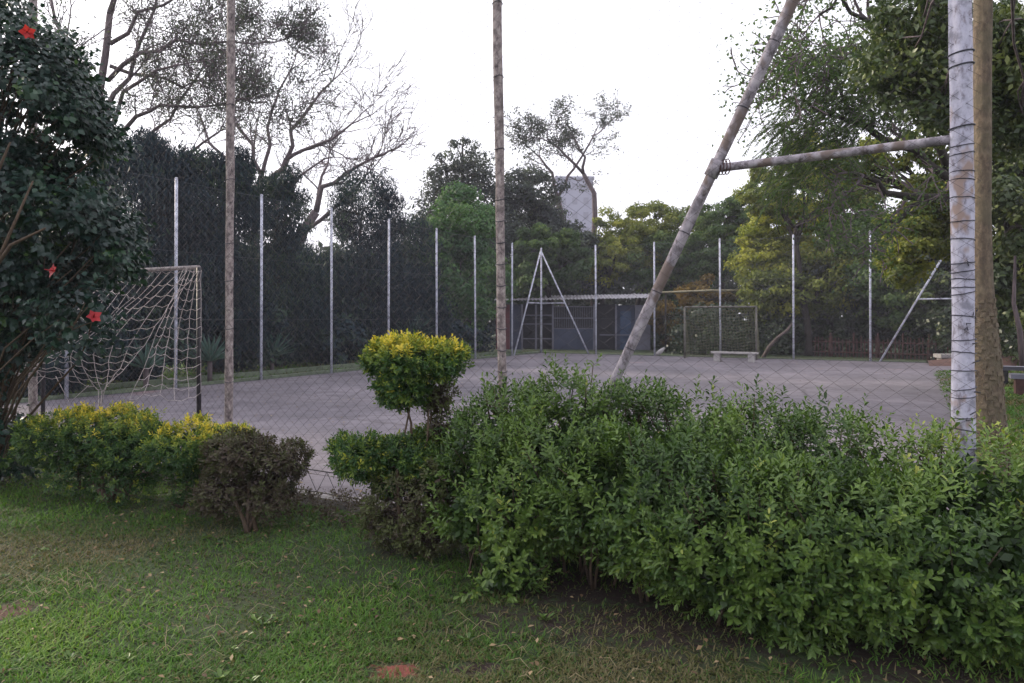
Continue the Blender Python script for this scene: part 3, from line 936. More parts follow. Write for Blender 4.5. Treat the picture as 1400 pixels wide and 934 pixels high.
def lobes_crown(lobes, nleaf, size, clumps, r, flat=.6, droop=0.0, spread=.20, shell=.45, shape=LEAF4, toplight=0.35):
    """lobes: (centre xyz, radii xyz). returns leaf arrays and the clump centres"""
    vol = np.array([l[1][0] * l[1][2] * (l[1][1] ** .5) for l in lobes]); vol = vol / vol.sum()
    pos = []; cl_all = []; tint = []; nrm = []
    for (c, rad), v in zip(lobes, vol):
        k = max(6, int(clumps * v)); m_ = max(4, int(nleaf * v / k))
        u_ = rdir(k, r); rr_ = (shell + (1 - shell) * r.random((k, 1)) ** .6)
        cc = np.array(c) + u_ * rr_ * np.array(rad)
        cl_all.append(cc)
        s = spread * min(rad) * r.uniform(.6, 1.4, (k, 1, 1))
        s = np.maximum(s, size * 1.2)
        g_ = r.normal(size=(k, m_, 3)) * s * np.array([1, 1, flat]) 
        g_[:, :, 2] -= droop * np.abs(r.normal(size=(k, m_))) * s[:, :, 0]
        g_ = unit(g_) * (np.linalg.norm(g_, axis=-1, keepdims=True) * .45 + s * .75)
        g_[:, :, 2] *= .8
        nrm.append(unit(g_ / (s + 1e-6) * 1.0).reshape(-1, 3)); pos.append((cc[:, None] + g_).reshape(-1, 3))
        tc_ = r.normal(.45, .21, (k, 1)) + toplight * .0
        tint.append((tc_ + r.normal(0, .14, (k, m_))).ravel())
    lobes_crown.nrm = np.concatenate(nrm)
    return np.concatenate(pos), np.concatenate(tint), np.concatenate(cl_all)


def tree(name, label, cat, base, lobes_px, matl, nleaf, size, clumps=60, trunk_r=.2, trunk_top=None, bark='bark_dark', group=None, seed=1, flat=.6,
         droop=0., spread=.2, shell=.45, shape=LEAF4, limbs=14, up=.4, ground_trunk=True, tint_shift=0., trunk_pts=None, foliage_name='crown'):
    r = np.random.default_rng(seed); rr_ = random.Random(seed)
    lobes = []
    for (px, py, d, rx, rz) in lobes_px:
        c = P(px, py, d); lobes.append((c, (rx * d / F, (rx + rz) * .5 * d / F * 1.0, rz * d / F)))
    bx, by = base
    e_ = empty(name, (bx, by, 0), label, cat, group)
    pos, tint, cl = lobes_crown(lobes, nleaf, size, clumps, r, flat, droop, spread, shell)
    ok_ = pos[:, 2] > .05
    cn_ = lobes_crown.nrm[ok_]; pos = pos[ok_]; tint = tint[ok_]
    n = len(pos)
    nr = cn_ * .9 + rdir(n, r) * .6 + np.array([0, 0, up])
    dirs = np.cross(nr, rdir(n, r)); dirs[:, 2] -= droop
    me = leaves(foliage_name, pos, dirs, nr, size * r.uniform(.6, 1.4, n), np.clip(tint + tint_shift, 0, 1), shape)
    link_mesh(foliage_name, me, M[matl], e_)
    mb = MB()
    allc = np.mean([l[0] for l in lobes], 0)
    tt_ = np.array(trunk_top) if trunk_top is not None else np.array([allc[0], allc[1], allc[2] * .75])
    tp = [np.array([bx, by, -.1]), np.array([bx, by, .35])] + curve_pts((bx, by, .8), tt_, 5, .04, rr_) if trunk_pts is None else [np.array(q) for q in trunk_pts]
    rad = [trunk_r * 1.35] + [trunk_r * (1 - .55 * i / (len(tp) - 1)) for i in range(1, len(tp))]
    mb.tube(tp, rad, 9)
    mb.build('trunk', M[bark], e_)
    mb = MB()
    for (c, rad_) in lobes:
        st = tp[-1 - rr_.randint(0, 1)] if len(lobes) > 1 else tp[-1]
        pts = curve_pts(st, c, 4, .08, rr_)
        mb.tube(pts, [trunk_r * .5 * (1 - .6 * i / 4) for i in range(5)], 6)
        nn = max(2, int(limbs / len(lobes)))
        dist = np.linalg.norm((cl - np.array(c)) / np.array(rad_), axis=1)
        idx = np.where(dist < 1.1)[0]
        for _ in range(nn):
            if len(idx) == 0: break
            t_ = cl[idx[rr_.randrange(len(idx))]]
            s_ = pts[rr_.randint(1, 4)]
            mb.tube(curve_pts(s_, t_, 4, .1, rr_), [trunk_r * .22 * (1 - .7 * i / 4) for i in range(5)], 5)
    mb.build('limbs', M[bark], e_)
    return e_


def grow(segs, tips, p, d, L, r_, lev, rr_, up=.12, ang=.55, wob=.26, shrink=.80):
    n = 4; pts = [p]; rad = [r_]
    for i in range(n):
        d = unit(d + np.array([rr_.gauss(0, wob), rr_.gauss(0, wob), rr_.gauss(0, wob) + up]) * .5)
        p = p + d * L / n
        pts.append(p); rad.append(r_ * (1 - .38 * (i + 1) / n))
    segs.append((pts, rad))
    if lev <= 1:
        tips.append((p, d)); tips.append((pts[2], d))
    if lev == 0: return
    ks = [(n, 1)] + [(n, 1)] + ([(rr_.randint(1, 3), .8)] if rr_.random() < .85 else []) + ([(rr_.randint(1, 3), .7)] if rr_.random() < .5 else [])
    for (ix, sc_) in ks:
        ax = unit(np.cross(d, np.array([rr_.gauss(0, 1) for _ in range(3)])))
        a = rr_.uniform(.5, 1.3) * ang
        nd = unit(d * math.cos(a) + ax * math.sin(a))
        grow(segs, tips, pts[ix], nd, L * shrink * sc_ * rr_.uniform(.75, 1.2), rad[ix] * rr_.uniform(.55, .75), lev - 1, rr_, up, ang, wob, shrink)


def bare_tree(name, label, base, limbs, matl, seed, nleaf=3, leaf=.09, lev=4, group=None, bark='bark', twig_L=None, tint_shift=0., ang=.68, up=.10):
    """limbs: list of polylines in (px, py, d) with base radius; twigs grow from their points and ends"""
    rr_ = random.Random(seed); r = np.random.default_rng(seed)
    e_ = empty(name, (base[0], base[1], 0), label, 'tree', group)
    segs = []; tips = []; main = MB()
    for (pts, r0, r1, L, lv) in limbs:
        q = [P(*a) if len(a) == 3 else None for a in pts]
        q2 = []
        for i in range(len(q) - 1):
            q2 += [q[i] + (q[i + 1] - q[i]) * t for t in (0, .5)]
        q2.append(q[-1])
        for i in range(1, len(q2) - 1): q2[i] = q2[i] + np.array([rr_.gauss(0, 1) for _ in range(3)]) * .07
        n = len(q2); rad = [r0 + (r1 - r0) * i / (n - 1) for i in range(n)]
        main.tube(q2, rad, 8)
        if lv < 0: continue
        d = unit(q2[-1] - q2[-2])
        for _ in range(2):
            nd = unit(d + np.array([rr_.gauss(0, .35) for _ in range(3)]))
            grow(segs, tips, q2[-1], nd, L, r1 * .8, lv, rr_, up, ang)
        for i in range(2, n - 1):
            dd_ = unit(q2[i + 1] - q2[i])
            ax = unit(np.cross(dd_, np.array([rr_.gauss(0, 1) for _ in range(3)]))); a = rr_.uniform(.5, 1.1)
            grow(segs, tips, q2[i], unit(dd_ * math.cos(a) + ax * math.sin(a)), L * .85, rad[i] * .5, max(lv - 1, 1), rr_, up, ang)
    main.build('trunk', M[bark], e_)
    mb = MB()
    for pts, rad in segs:
        mb.tube(pts, [max(q, .0135 if base[1] > 25 else .010) for q in rad], 3 if rad[0] < .03 else 5, caps=False)
    mb.build('branches', M['bark_twig'], e_)
    if nleaf:
        tp = np.array([t[0] for t in tips]); k = len(tp)
        pos = (tp[:, None] + r.normal(size=(k, nleaf, 3)) * .16).reshape(-1, 3)
        n = len(pos)
        me = leaves('foliage', pos, rdir(n, r), rdir(n, r), leaf * r.uniform(.6, 1.4, n), np.clip(r.normal(.45 + tint_shift, .2, n), 0, 1))
        link_mesh('foliage', me, M[matl], e_)
    return e_


# dark conifers behind the left fence
gL = 'dark conifers beyond the left fence'
con = [
    ((-9.5, 15.0), [(40, 330, 15.5, 110, 110), (70, 440, 15.2, 90, 80)], 'broad dark tree furthest left behind the goal and the hibiscus'),
    ((-9.8, 19.0), [(195, 270, 19.2, 80, 75), (190, 400, 19.0, 85, 90), (185, 215, 19.5, 60, 32), (240, 235, 19.8, 45, 32)], 'dark conifer with a ragged peak above the goal net'),
    ((-8.6, 21.5), [(290, 272, 21.5, 66, 75), (290, 400, 21.3, 75, 95), (318, 228, 21.8, 28, 30)], 'dark conifer just behind the tall left post'),
    ((-7.7, 24.2), [(382, 295, 24.2, 40, 60), (375, 410, 24.0, 65, 80), (400, 255, 24.3, 22, 28)], 'narrow dark conifer under the big forked bare trunk'),
    ((-6.3, 28.0), [(497, 285, 28.0, 48, 52), (500, 400, 27.6, 62, 80)], 'dense dark conifer with a pointed top left of the centre'),
    ((-4.6, 30.5), [(556, 350, 30.5, 45, 62), (560, 430, 30.0, 50, 60)], 'dark feathery conifer beside the fresh green tree'),
    ((-8.4, 27.5), [(440, 430, 27.0, 70, 78), (410, 375, 27.5, 45, 45), (465, 370, 27.5, 30, 30)], 'low dark conifer filling the gap below the sky notch'),
]
for i, (b_, lo, lab) in enumerate(con):
    tree('conifer_tree', lab, 'tree', b_, lo, 'conifer', 42000 if i < 3 else 30000, .17, 190, .18, group=gL, seed=40 + i, flat=1.0, droop=.8, spread=.22, shell=.5, shape=LEAFN, up=.1, tint_shift=(.1, 0, .12, .25, -.05, .15, .35)[i])
# under shrubs along the left, added as dark shade below the trees
for i, (px, py, d, rx, rz) in enumerate(((330, 455, 22, 60, 42), (440, 462, 25, 60, 36), (520, 460, 29, 55, 34), (610, 462, 31, 45, 30), (640, 455, 35, 30, 40), (180, 470, 18, 70, 45), (60, 470, 15, 90, 50))):
    c = P(px, py, d)
    tree('shrub', ('shrub added for dark shade at the left fence foot, %s' % ('between two pale posts behind the tall left post', 'below the leaning forked trunk', 'left of the small clipped tree top', 'right of the small clipped tree top', 'beside the maroon shed wall', 'behind the sagging goal net', 'at the far left behind the goal')[i]), 'shrub',
         (c[0], c[1]), [(px, py, d, rx, rz)], 'conifer', 6500, .15, 50, .05, group='understorey shrubs added for dark shade on the left', seed=70 + i, flat=.8, tint_shift=.25, limbs=5, shell=.4, foliage_name='foliage')

# fresh green tree and grey green ones in the centre
tree('broadleaf_tree', 'fresh green tree left of the middle post, brighter than its neighbours', 'tree', (-2.6, 33.5), [(628, 300, 33, 48, 50), (640, 385, 33, 52, 60), (600, 345, 33, 35, 45), (640, 435, 33.5, 32, 40)], 'greenbright', 34000, .15, 170, .2, seed=90, flat=.7, spread=.2)
tree('broadleaf_tree', 'grey green tree with a lumpy open top just left of the middle post', 'tree', (-2.5, 41), [(640, 240, 41, 40, 28), (690, 262, 41, 38, 32), (606, 262, 41, 30, 30), (590, 300, 41, 30, 30), (668, 330, 41, 60, 50), (632, 200, 41, 20, 9), (610, 225, 41, 18, 14)], 'grey_green', 30000, .15, 170, .24, seed=91, flat=.9, spread=.34, shell=.2)
tree('broadleaf_tree', 'darker grey green tree right of the middle post in front of the tower block', 'tree', (2.2, 43), [(730, 268, 43, 42, 40), (762, 322, 43, 42, 38), (745, 285, 43, 30, 30), (795, 335, 43, 30, 28), (720, 340, 43, 45, 55), (790, 370, 43, 50, 50)], 'grey_green', 36000, .18, 150, .26, seed=92, flat=.6, spread=.2, shell=.3)
tree('broadleaf_tree', 'pale mid green tree behind the far left corner post', 'tree', (1.9, 38.5), [(745, 340, 38, 48, 32), (725, 380, 38, 45, 32), (775, 360, 38, 40, 36)], 'mid', 24000, .16, 110, .22, seed=93, flat=.55, spread=.18)
# right hand crowns
gR = 'rounded crowns beyond the far fence'
R_ = [
    ((7.0, 44), [(868, 305, 44, 55, 30), (905, 318, 44, 55, 35), (845, 345, 44, 45, 35), (935, 300, 44, 34, 22), (880, 340, 43, 55, 35)], 'olive', 'broad olive green crown just left of the slanting pipe stay', .08),
    ((5.0, 42.5), [(815, 365, 42, 34, 30), (800, 378, 42.5, 26, 22), (850, 335, 42, 28, 20), (835, 350, 41, 30, 25)], 'olive', 'small olive crown with yellowish tips above the shed roof', .15),
    ((9.5, 43), [(895, 360, 42.5, 52, 42), (935, 375, 42, 40, 45), (950, 330, 42, 40, 35)], 'mid', 'deep green crown behind the slanting pipe stay', .08),
    ((11.5, 40), [(990, 300, 40, 42, 30), (975, 345, 40, 50, 40), (1020, 290, 41, 30, 22)], 'mid', 'mid green crown just right of the slanting pipe stay', .0),
    ((13.0, 34), [(1075, 325, 33, 62, 45), (1100, 295, 33.5, 45, 24), (1045, 355, 33, 40, 40)], 'yellow', 'bright yellow green crown with sunlight put into its leaf colour in the middle right', .12),
    ((14.2, 32), [(1120, 385, 32, 60, 50), (1060, 400, 32, 50, 45), (1165, 360, 32, 50, 50)], 'olive', 'olive crown hanging low below the bright yellow green one', .05),
    ((17.5, 31), [(1190, 330, 31, 60, 65), (1230, 395, 30, 65, 55), (1165, 300, 31.5, 40, 40)], 'mid', 'wide green crown behind the rightmost pale far post', .1),
    ((20.0, 30), [(1285, 390, 28, 55, 60), (1300, 300, 29, 50, 60)], 'dark_leaf', 'dark crown behind the thick white corner post', -.05),
    ((10.2, 40), [(965, 410, 36, 40, 30), (925, 440, 35, 35, 32)], 'rust_leaf', 'rusty brown leaved bush above the far goal', .0),
]
for i, (b_, lo, mm, lab, ts_) in enumerate(R_):
    tree('broadleaf_tree', lab, 'tree', b_, lo, mm, 26000 if i not in (1, 8) else 12000, .15, 150 if i not in (1, 8) else 60, .2, group=gR, seed=110 + i, flat=.55, spread=.17, shell=.45, tint_shift=ts_)
# understorey at right, added with darkened leaves for the shade under the canopy
for i, (px, py, d, rx, rz, lab) in enumerate((
    (905, 462, 37, 11, 30, 'undergrowth darkened for canopy shade between the shed and the far goal'), (970, 455, 33, 55, 42, 'undergrowth darkened for canopy shade right behind the far goal'), (1070, 445, 33, 60, 45, 'undergrowth darkened for canopy shade behind the broken trunk'),
    (1160, 445, 32.5, 65, 42, 'undergrowth darkened for canopy shade behind the left end of the picket fence'), (1255, 440, 31, 65, 50, 'undergrowth darkened for canopy shade behind the right end of the picket fence'), (1350, 445, 27, 70, 52, 'undergrowth darkened for canopy shade beyond the bright side lawn'), (1440, 440, 24, 70, 60, 'undergrowth darkened for canopy shade at the right edge beyond the stone benches'))):
    c = P(px, py, d)
    tree('shrub', lab, 'shrub', (c[0], c[1]), [(px, py, d, rx, rz)], 'dark_leaf', 7000, .15, 60, .05, group='undergrowth added for canopy shade beyond the far fence', seed=140 + i, flat=.8, tint_shift=-.2, limbs=5, shell=.35, foliage_name='foliage')

# bare old trees on the left, against the sky
bare_tree('spreading_tree', 'big thinly leaved tree with a low forked trunk reaching right over the conifers', (-9.3, 32), [
    ([(395, 470, 32), (400, 380, 32), (408, 330, 32), (432, 290, 32)], .30, .19, 1.8, -1),
    ([(432, 290, 32), (440, 255, 32), (470, 240, 31.5), (512, 215, 31)], .14, .045, 1.2, 3),
    ([(432, 290, 32), (436, 262, 32.5), (448, 225, 33)], .10, .05, 1.1, 3),
    ([(408, 325, 32), (440, 300, 31), (470, 272, 30.5), (500, 240, 30)], .10, .04, 1.0, 3),
    ([(512, 215, 31), (535, 205, 31), (552, 196, 31)], .06, .03, .5, 1)], 'grey_green', 201, 1, .075, group='thinly leaved trees against the left sky')
bare_tree('spreading_tree', 'thinly leaved tree forking wide just right of the tall left post', (-11.3, 33), [
    ([(345, 470, 33), (352, 360, 33), (350, 290, 33), (358, 240, 33)], .22, .15, 1.8, -1),
    ([(385, 430, 33.5), (380, 300, 33.5), (378, 240, 33.5), (392, 218, 33)], .19, .14, 1.8, -1),
    ([(392, 218, 33), (412, 205, 33), (455, 190, 32), (480, 170, 32)], .10, .04, 1.4, 3),
    ([(392, 218, 33), (398, 180, 33), (420, 145, 33), (455, 110, 33)], .11, .04, 1.3, 3),
    ([(358, 240, 33), (340, 200, 33), (320, 165, 33), (330, 125, 33)], .10, .04, 1.4, 3),
    ([(358, 240, 33), (368, 200, 33), (372, 150, 33), (395, 100, 33)], .10, .04, 1.2, 3),
    ([(352, 330, 33), (335, 270, 32.5), (345, 215, 32), (352, 165, 32)], .08, .03, 1.1, 3),
    ([(380, 300, 33.5), (400, 255, 34), (430, 225, 34), (455, 215, 34)], .08, .03, 1.0, 3),
    ([(350, 290, 33), (322, 235, 33), (290, 195, 33), (270, 150, 33)], .10, .04, 1.4, 3)], 'grey_green', 202, 1, .07, group='thinly leaved trees against the left sky')
bare_tree('spreading_tree', 'tall thinly leaved tree filling the upper left sky with long level boughs', (-10.5, 21), [
    ([(165, 470, 22), (160, 330, 22), (150, 230, 22), (140, 130, 22), (150, 20, 22)], .19, .09, 1.8, -1),
    ([(150, 200, 22), (185, 165, 21.5), (225, 148, 21), (300, 140, 21), (350, 141, 21)], .07, .02, .9, 4),
    ([(148, 110, 22), (190, 75, 21.5), (240, 55, 21), (310, 58, 21), (350, 60, 21)], .07, .02, .8, 4),
    ([(150, 230, 22), (190, 200, 22.5), (235, 160, 23), (270, 105, 23)], .07, .03, 1.1, 4),
    ([(145, 150, 22), (170, 100, 22), (200, 40, 22), (215, -20, 22)], .08, .03, 1.1, 4),
    ([(150, 60, 22), (190, 20, 22), (250, -10, 22)], .07, .03, 1.1, 4),
    ([(145, 150, 22), (110, 110, 21), (90, 50, 21), (70, 0, 21)], .07, .04, 1.5, 3),
    ([(150, 230, 22), (200, 235, 22.5), (250, 215, 23), (300, 180, 23)], .07, .03, 1.0, 4),
    ([(148, 180, 22), (175, 130, 21), (215, 90, 20.5), (265, 85, 20)], .07, .02, .8, 3),
    ([(150, 230, 22), (120, 200, 21), (105, 150, 20.5)], .07, .03, .9, 3),
    ([(150, 90, 22), (200, 100, 22.5), (250, 120, 23), (290, 110, 23)], .06, .02, .8, 3),
    ([(150, 20, 22), (160, -60, 22)], .09, .05, 1.3, 3)], 'grey_green', 203, 5, .065, group='thinly leaved trees against the left sky', tint_shift=.1)
bare_tree('spreading_tree', 'slender flat topped tree standing over the tower block', (4.6, 46), [
    ([(775, 470, 47), (772, 380, 47), (768, 320, 47), (762, 270, 47)], .28, .17, 1.5, -1),
    ([(812, 440, 46.5), (812, 330, 46.5), (812, 262, 46.5), (798, 238, 46.5)], .2, .13, 1.5, -1),
    ([(798, 238, 46.5), (798, 215, 46), (786, 190, 46)], .1, .06, 1.2, 3),
    ([(798, 238, 46.5), (775, 215, 46), (752, 195, 46)], .1, .06, 1.2, 3),
    ([(762, 270, 47), (755, 235, 47), (738, 215, 47)], .12, .06, 1.2, 3),
    ([(762, 270, 47), (775, 240, 47), (795, 215, 47), (812, 185, 47)], .1, .05, 1.2, 3)], 'grey_green', 204, 7, .13, up=.05)

# ---- right hand big trees
# big trunk right behind the corner post
tc0 = P(1346, 600, 5.35)
trunk_pts = [P(1345, 725, 5.35), P(1345, 640, 5.35), P(1345.5, 570, 5.35), P(1344, 500, 5.35), P(1341, 440, 5.35), P(1341, 380, 5.35), P(1342, 300, 5.35), P(1343, 200, 5.35), P(1343, 100, 5.35), P(1344, 0, 5.35), P(1347, -120, 5.35), P(1360, -260, 5.3)]
be_ = empty('old_tree', (tc0[0], tc0[1], 0), 'tall tree with scaly brown trunk right behind the white corner post', 'tree')
rad = [.19, .165, .135, .118, .10, .078, .062, .060, .060, .062, .06, .055]
MB().tube(trunk_pts, rad, 18).build('trunk', M['trunk_scaly'], be_)
# scales: short raised plates in rings up the lower trunk
scl = MB().box((0, 0, 0), (.036, .010, .05)).mesh('bark_scale')
rr = random.Random(8)
for i in range(26):
    z = .55 + i * .047
    # radius and centre at z
    for q in range(len(trunk_pts) - 1):
        if trunk_pts[q][2] <= z <= trunk_pts[q + 1][2]: break
    f = (z - trunk_pts[q][2]) / (trunk_pts[q + 1][2] - trunk_pts[q][2])
    c = trunk_pts[q] * (1 - f) + trunk_pts[q + 1] * f; ra_ = rad[q] * (1 - f) + rad[q + 1] * f
    k = 10
    for j in range(k):
        a = 2 * math.pi * (j + .5 * (i % 2)) / k + rr.uniform(-.2, .2)
        if math.sin(a) > .35: continue
        o = link_mesh('bark_scale', scl, M['trunk_scaly'], be_, keep=False)
        o.location = (c[0] + math.cos(a) * ra_ - be_.location[0], c[1] + math.sin(a) * ra_ - be_.location[1], z + rr.uniform(-.016, .016))
        o.rotation_euler = (rr.uniform(-.18, .0), rr.uniform(-.2, .2), a + math.pi / 2); o.scale = (rr.uniform(.6, 1.3), rr.uniform(.5, 1.3), rr.uniform(.45, .85))
# its high crown
lob = [(1240, 85, 8.5, 60, 60), (1290, 140, 8.3, 55, 50), (1265, 25, 8.5, 70, 45), (1385, 60, 8.0, 50, 80), (1395, 170, 8.2, 45, 60)]
lobes = [(P(a, b_, d), (rx * d / F, rx * d / F, rz * d / F)) for (a, b_, d, rx, rz) in lob]
r = np.random.default_rng(301)
pos, tint, cl = lobes_crown(lobes, 17000, .07, 210, r, .8, .2, .26, .2)
n = len(pos)
me = leaves('crown', pos, rdir(n, r) - np.array([0, 0, .5]), rdir(n, r) + np.array([0, 0, .5]), .085 * r.uniform(.6, 1.3, n), np.clip(tint + .15, 0, 1), LEAF5)
link_mesh('crown', me, M['dark_leaf'], be_)
mb = MB(); rr = random.Random(5)
for (c, ra_) in lobes:
    pts = curve_pts(trunk_pts[10], c, 5, .06, rr)
    mb.tube(pts, [.018 * (1 - .6 * i / 5) for i in range(6)], 7)
    idx = np.where(np.linalg.norm((cl - c) / np.array(ra_), axis=1) < 1.1)[0]
    for _ in range(6):
        if len(idx): mb.tube(curve_pts(pts[rr.randint(4, 5)], cl[idx[rr.randrange(len(idx))]], 4, .12, rr), [.009, .008, .006, .005, .003], 5)
mb.build('limbs', M['bark'], be_)

# feathery tree: drooping fronds against the sky, top right
ft = bare_tree('feathery_tree', 'fine leaved tree with drooping feathery sprays in the upper right sky', (9.4, 15.5), [
    ([(1330, 480, 15.5), (1332, 380, 15.5), (1325, 290, 15.5)], .26, .2, 1.0, -1),
    ([(1325, 290, 15.5), (1270, 275, 15), (1215, 262, 14.5), (1180, 240, 14)], .11, .04, .8, 3),
    ([(1325, 290, 15.5), (1300, 240, 15), (1240, 205, 14.5), (1192, 180, 14)], .12, .06, .8, 3),
    ([(1192, 180, 14), (1178, 140, 14), (1160, 105, 14)], .05, .02, .7, 2),
    ([(1192, 180, 14), (1150, 165, 13.5), (1105, 148, 13.5), (1070, 130, 13.5)], .045, .018, .55, 2),
    ([(1300, 240, 15), (1270, 160, 14.5), (1235, 90, 14), (1190, 30, 13.5)], .10, .04, .9, 3),
    ([(1235, 90, 14), (1180, 60, 13.5), (1130, 62, 13)], .05, .02, .7, 3),
    ([(1190, 30, 13.5), (1150, -10, 13), (1120, 20, 13)], .04, .02, .7, 3),
    ([(1270, 275, 15), (1230, 300, 14.5), (1200, 310, 14)], .05, .02, .6, 2)], 'mid', 205, 7, .07, bark='bark_dark', tint_shift=.05, up=-.02)
# drooping sprays
r = np.random.default_rng(302)
spr = []; tnt = []; dr_ = []
stem = MB()
for k in range(420):
    px = r.uniform(1060, 1275); top_ = 165 - (px - 1060) * .75 + r.uniform(-60, 60)
    py = max(-40, min(260, top_ + r.uniform(0, 90))); d = r.uniform(12.6, 14.6)
    p0 = P(px, py, d); dirx = unit(np.array([r.uniform(-1, .3), r.uniform(-.5, .5), r.uniform(-.7, .1)])); L = r.uniform(.35, .8)
    pts = [p0 + dirx * L * t + np.array([0, 0, -.35 * L * t * t]) for t in (0, .25, .5, .75, 1)]
    stem.tube(pts, [.006, .005, .004, .004, .003], 3, caps=False)
    side = unit(np.cross(dirx, [0, 0, 1.]))
    for j in range(26):
        t = j / 26; q_ = p0 + dirx * L * t + np.array([0, 0, -.35 * L * t * t])
        for s in (-1, 1):
            spr.append(q_); dr_.append(side * s + dirx * .5 + np.array([0, 0, -.35 + r.normal(0, .2)])); tnt.append(r.normal(.5, .2))
stem.build('spray_stems', M['bark_twig'], ft)
spr = np.array(spr); n = len(spr)
me = leaves('sprays', spr, np.array(dr_), rdir(n, r) + np.array([0, 0, 1.2]), .10 * r.uniform(.6, 1.2, n), np.clip(np.array(tnt), 0, 1), LEAFN)
link_mesh('sprays', me, M['mid'], ft)
# nearer olive crown hanging behind the brace bar
tree('broadleaf_tree', 'olive yellow crown hanging under the brace bar beside the white corner post', 'tree', (11.35, 17.5), [(1250, 345, 17, 42, 48), (1285, 270, 17, 45, 55), (1225, 210, 17.5, 50, 30), (1150, 235, 18, 45, 26), (1120, 200, 18, 35, 20), (1235, 310, 17, 38, 35)], 'olive', 26000, .10, 170, .16, seed=303, trunk_top=(11.2, 17.5, 3.6), flat=.6, spread=.2, shell=.3, limbs=30, tint_shift=.15)
tree('broadleaf_tree', 'loose olive tree rising behind the bright crown and left of the brace bar end', 'tree', (12.6, 31), [(1050, 270, 31, 38, 28), (1100, 238, 31, 48, 30), (1160, 262, 31, 50, 34), (1040, 240, 31.5, 22, 14)], 'olive', 26000, .13, 130, .18, seed=305, flat=.6, spread=.2, shell=.3, limbs=30, tint_shift=.08)
tree('broadleaf_tree', 'dark tree seen through the gap right of the big trunk', 'tree', (12.2, 17), [(1400, 230, 16, 60, 120), (1405, 380, 15, 55, 75), (1330, 120, 16.5, 60, 90), (1395, 80, 16, 60, 90), (1400, 310, 13, 40, 70)], 'dark_leaf', 42000, .12, 210, .2, seed=304, flat=.8, spread=.24, shell=.3, limbs=30, tint_shift=.22)
MB().tube([P(1398, 500, 13), P(1394, 450, 13), P(1386, 415, 13), P(1388, 350, 13)], [.05, .045, .035, .02], 7).build('sapling', M['bark'], label='thin leaning grey sapling stem right of the big trunk', cat='tree')

# far woods: one mass closing the horizon
r = np.random.default_rng(400)
n = 90000
az = r.uniform(-1.1, 1.1, n); dist = r.uniform(50, 64, n)
hgt = 4.2 + 2.4 * vnoise(az * 16 + 40, az * 0 + 3) + 1.2 * vnoise(az * 60, az * 0 + 8)
hz = r.random(n) ** .7 * hgt
pos = np.stack([np.sin(az) * dist, np.cos(az) * dist, hz], 1)
me = leaves('far_woods', pos, rdir(n, r), rdir(n, r) + np.array([0, -.6, .4]), r.uniform(.3, .65, n), np.clip(r.normal(.4, .2, n), 0, 1))
link_mesh('far_woods', me, M['grey_green'], label='low dark far woodland closing off the ground behind the court', cat='woodland', kind='stuff')

# ------------------------------------------------------------------ agaves beyond the left fence
def agave(px, py, d, size, nl, seed, label):
    c = P(px, py, d); r = random.Random(seed)
    c[2] = max(.12, c[2])
    e_ = empty('spiky_plant', (c[0], c[1], 0), label, 'plant', 'spiky rosette plants beyond the left fence')
    MB().tube([(c[0], c[1], -.05), (c[0], c[1], c[2])], .06, 7).build('stem', M['bark'], e_)
    T = [(-.03, 0, 0), (.03, 0, 0), (.038, .5, .03), (-.038, .5, .03), (0, 1, .0), (0, .5, -.01), (0, 0, -.015)]
    mb = MB(); mb.v = [(a, b_, z) for a, b_, z in T]; 
    for f in ((6, 1, 2, 5), (0, 6, 5, 3), (5, 2, 4), (3, 5, 4)): mb.f.append(f); mb.mi.append(0); mb.sm.append(False)
    me = mb.mesh('leaf')
    at = me.attributes.new('tint', 'FLOAT', 'FACE'); at.data.foreach_set('value', [.6] * len(me.polygons))
    for k in range(nl):
        o = link_mesh('leaf', me, M['agave'], e_, keep=False)
        o.location = (0, 0, c[2]); a = 2 * math.pi * k * .618; el = .1 + 1.2 * (k / nl)
        o.rotation_euler = (el, 0, a); s = size * r.uniform(.8, 1.1); o.scale = (s * 1.2, s, s)
agave(287, 494, 17.8, .85, 34, 1, 'blue green spiky rosette beside the goal post')
agave(200, 504, 15.9, .75, 30, 2, 'blue green spiky rosette seen through the goal net')
agave(562, 462, 28.6, 1.25, 34, 3, 'spiky rosette peeping over the small clipped tree')
agave(372, 488, 22, .95, 34, 4, 'dim spiky rosette between the second and third pale posts')

# ------------------------------------------------------------------ shrubs in the foreground
def shrub_points(lobes, n, r, cut=.82):
    """points on the outer skin of a union of ellipsoids, with outward normals"""
    area = np.array([(l[1][0] * l[1][1] + l[1][0] * l[1][2] + l[1][1] * l[1][2]) for l in lobes]); area /= area.sum()
    P_, N_ = [], []
    for (c, rad), a in zip(lobes, area):
        k = int(n * a); u_ = rdir(k, r); rad = np.array(rad)
        lump = 1 + .10 * np.sin(u_[:, 0:1] * 9 + c[0] * 5) * np.sin(u_[:, 2:3] * 8 + c[1] * 3) + r.normal(0, .05, (k, 1))
        P_.append(np.array(c) + u_ * rad * lump); N_.append(unit(u_ / rad))
    P_ = np.concatenate(P_); N_ = np.concatenate(N_)
    keep = P_[:, 2] > .03
    for (c, rad) in lobes:
        q = np.linalg.norm((P_ - np.array(c)) / np.array(rad), axis=1)
        keep &= q > cut
    return P_[keep], N_[keep]


def pockets(Q, f=5.0, ph=0.0):
    """0..1 smooth 3-D noise, used to open hollows in foliage"""
    x, y, z = Q[:, 0] * f, Q[:, 1] * f, Q[:, 2] * f
    a = vnoise(x + 13 + ph, z * 1.25 + 31 + y * .6); b_ = vnoise(x * 2.1 + 7 + ph, z * 2.3 + y * 1.7 + 3)
    return .68 * a + .32 * b_


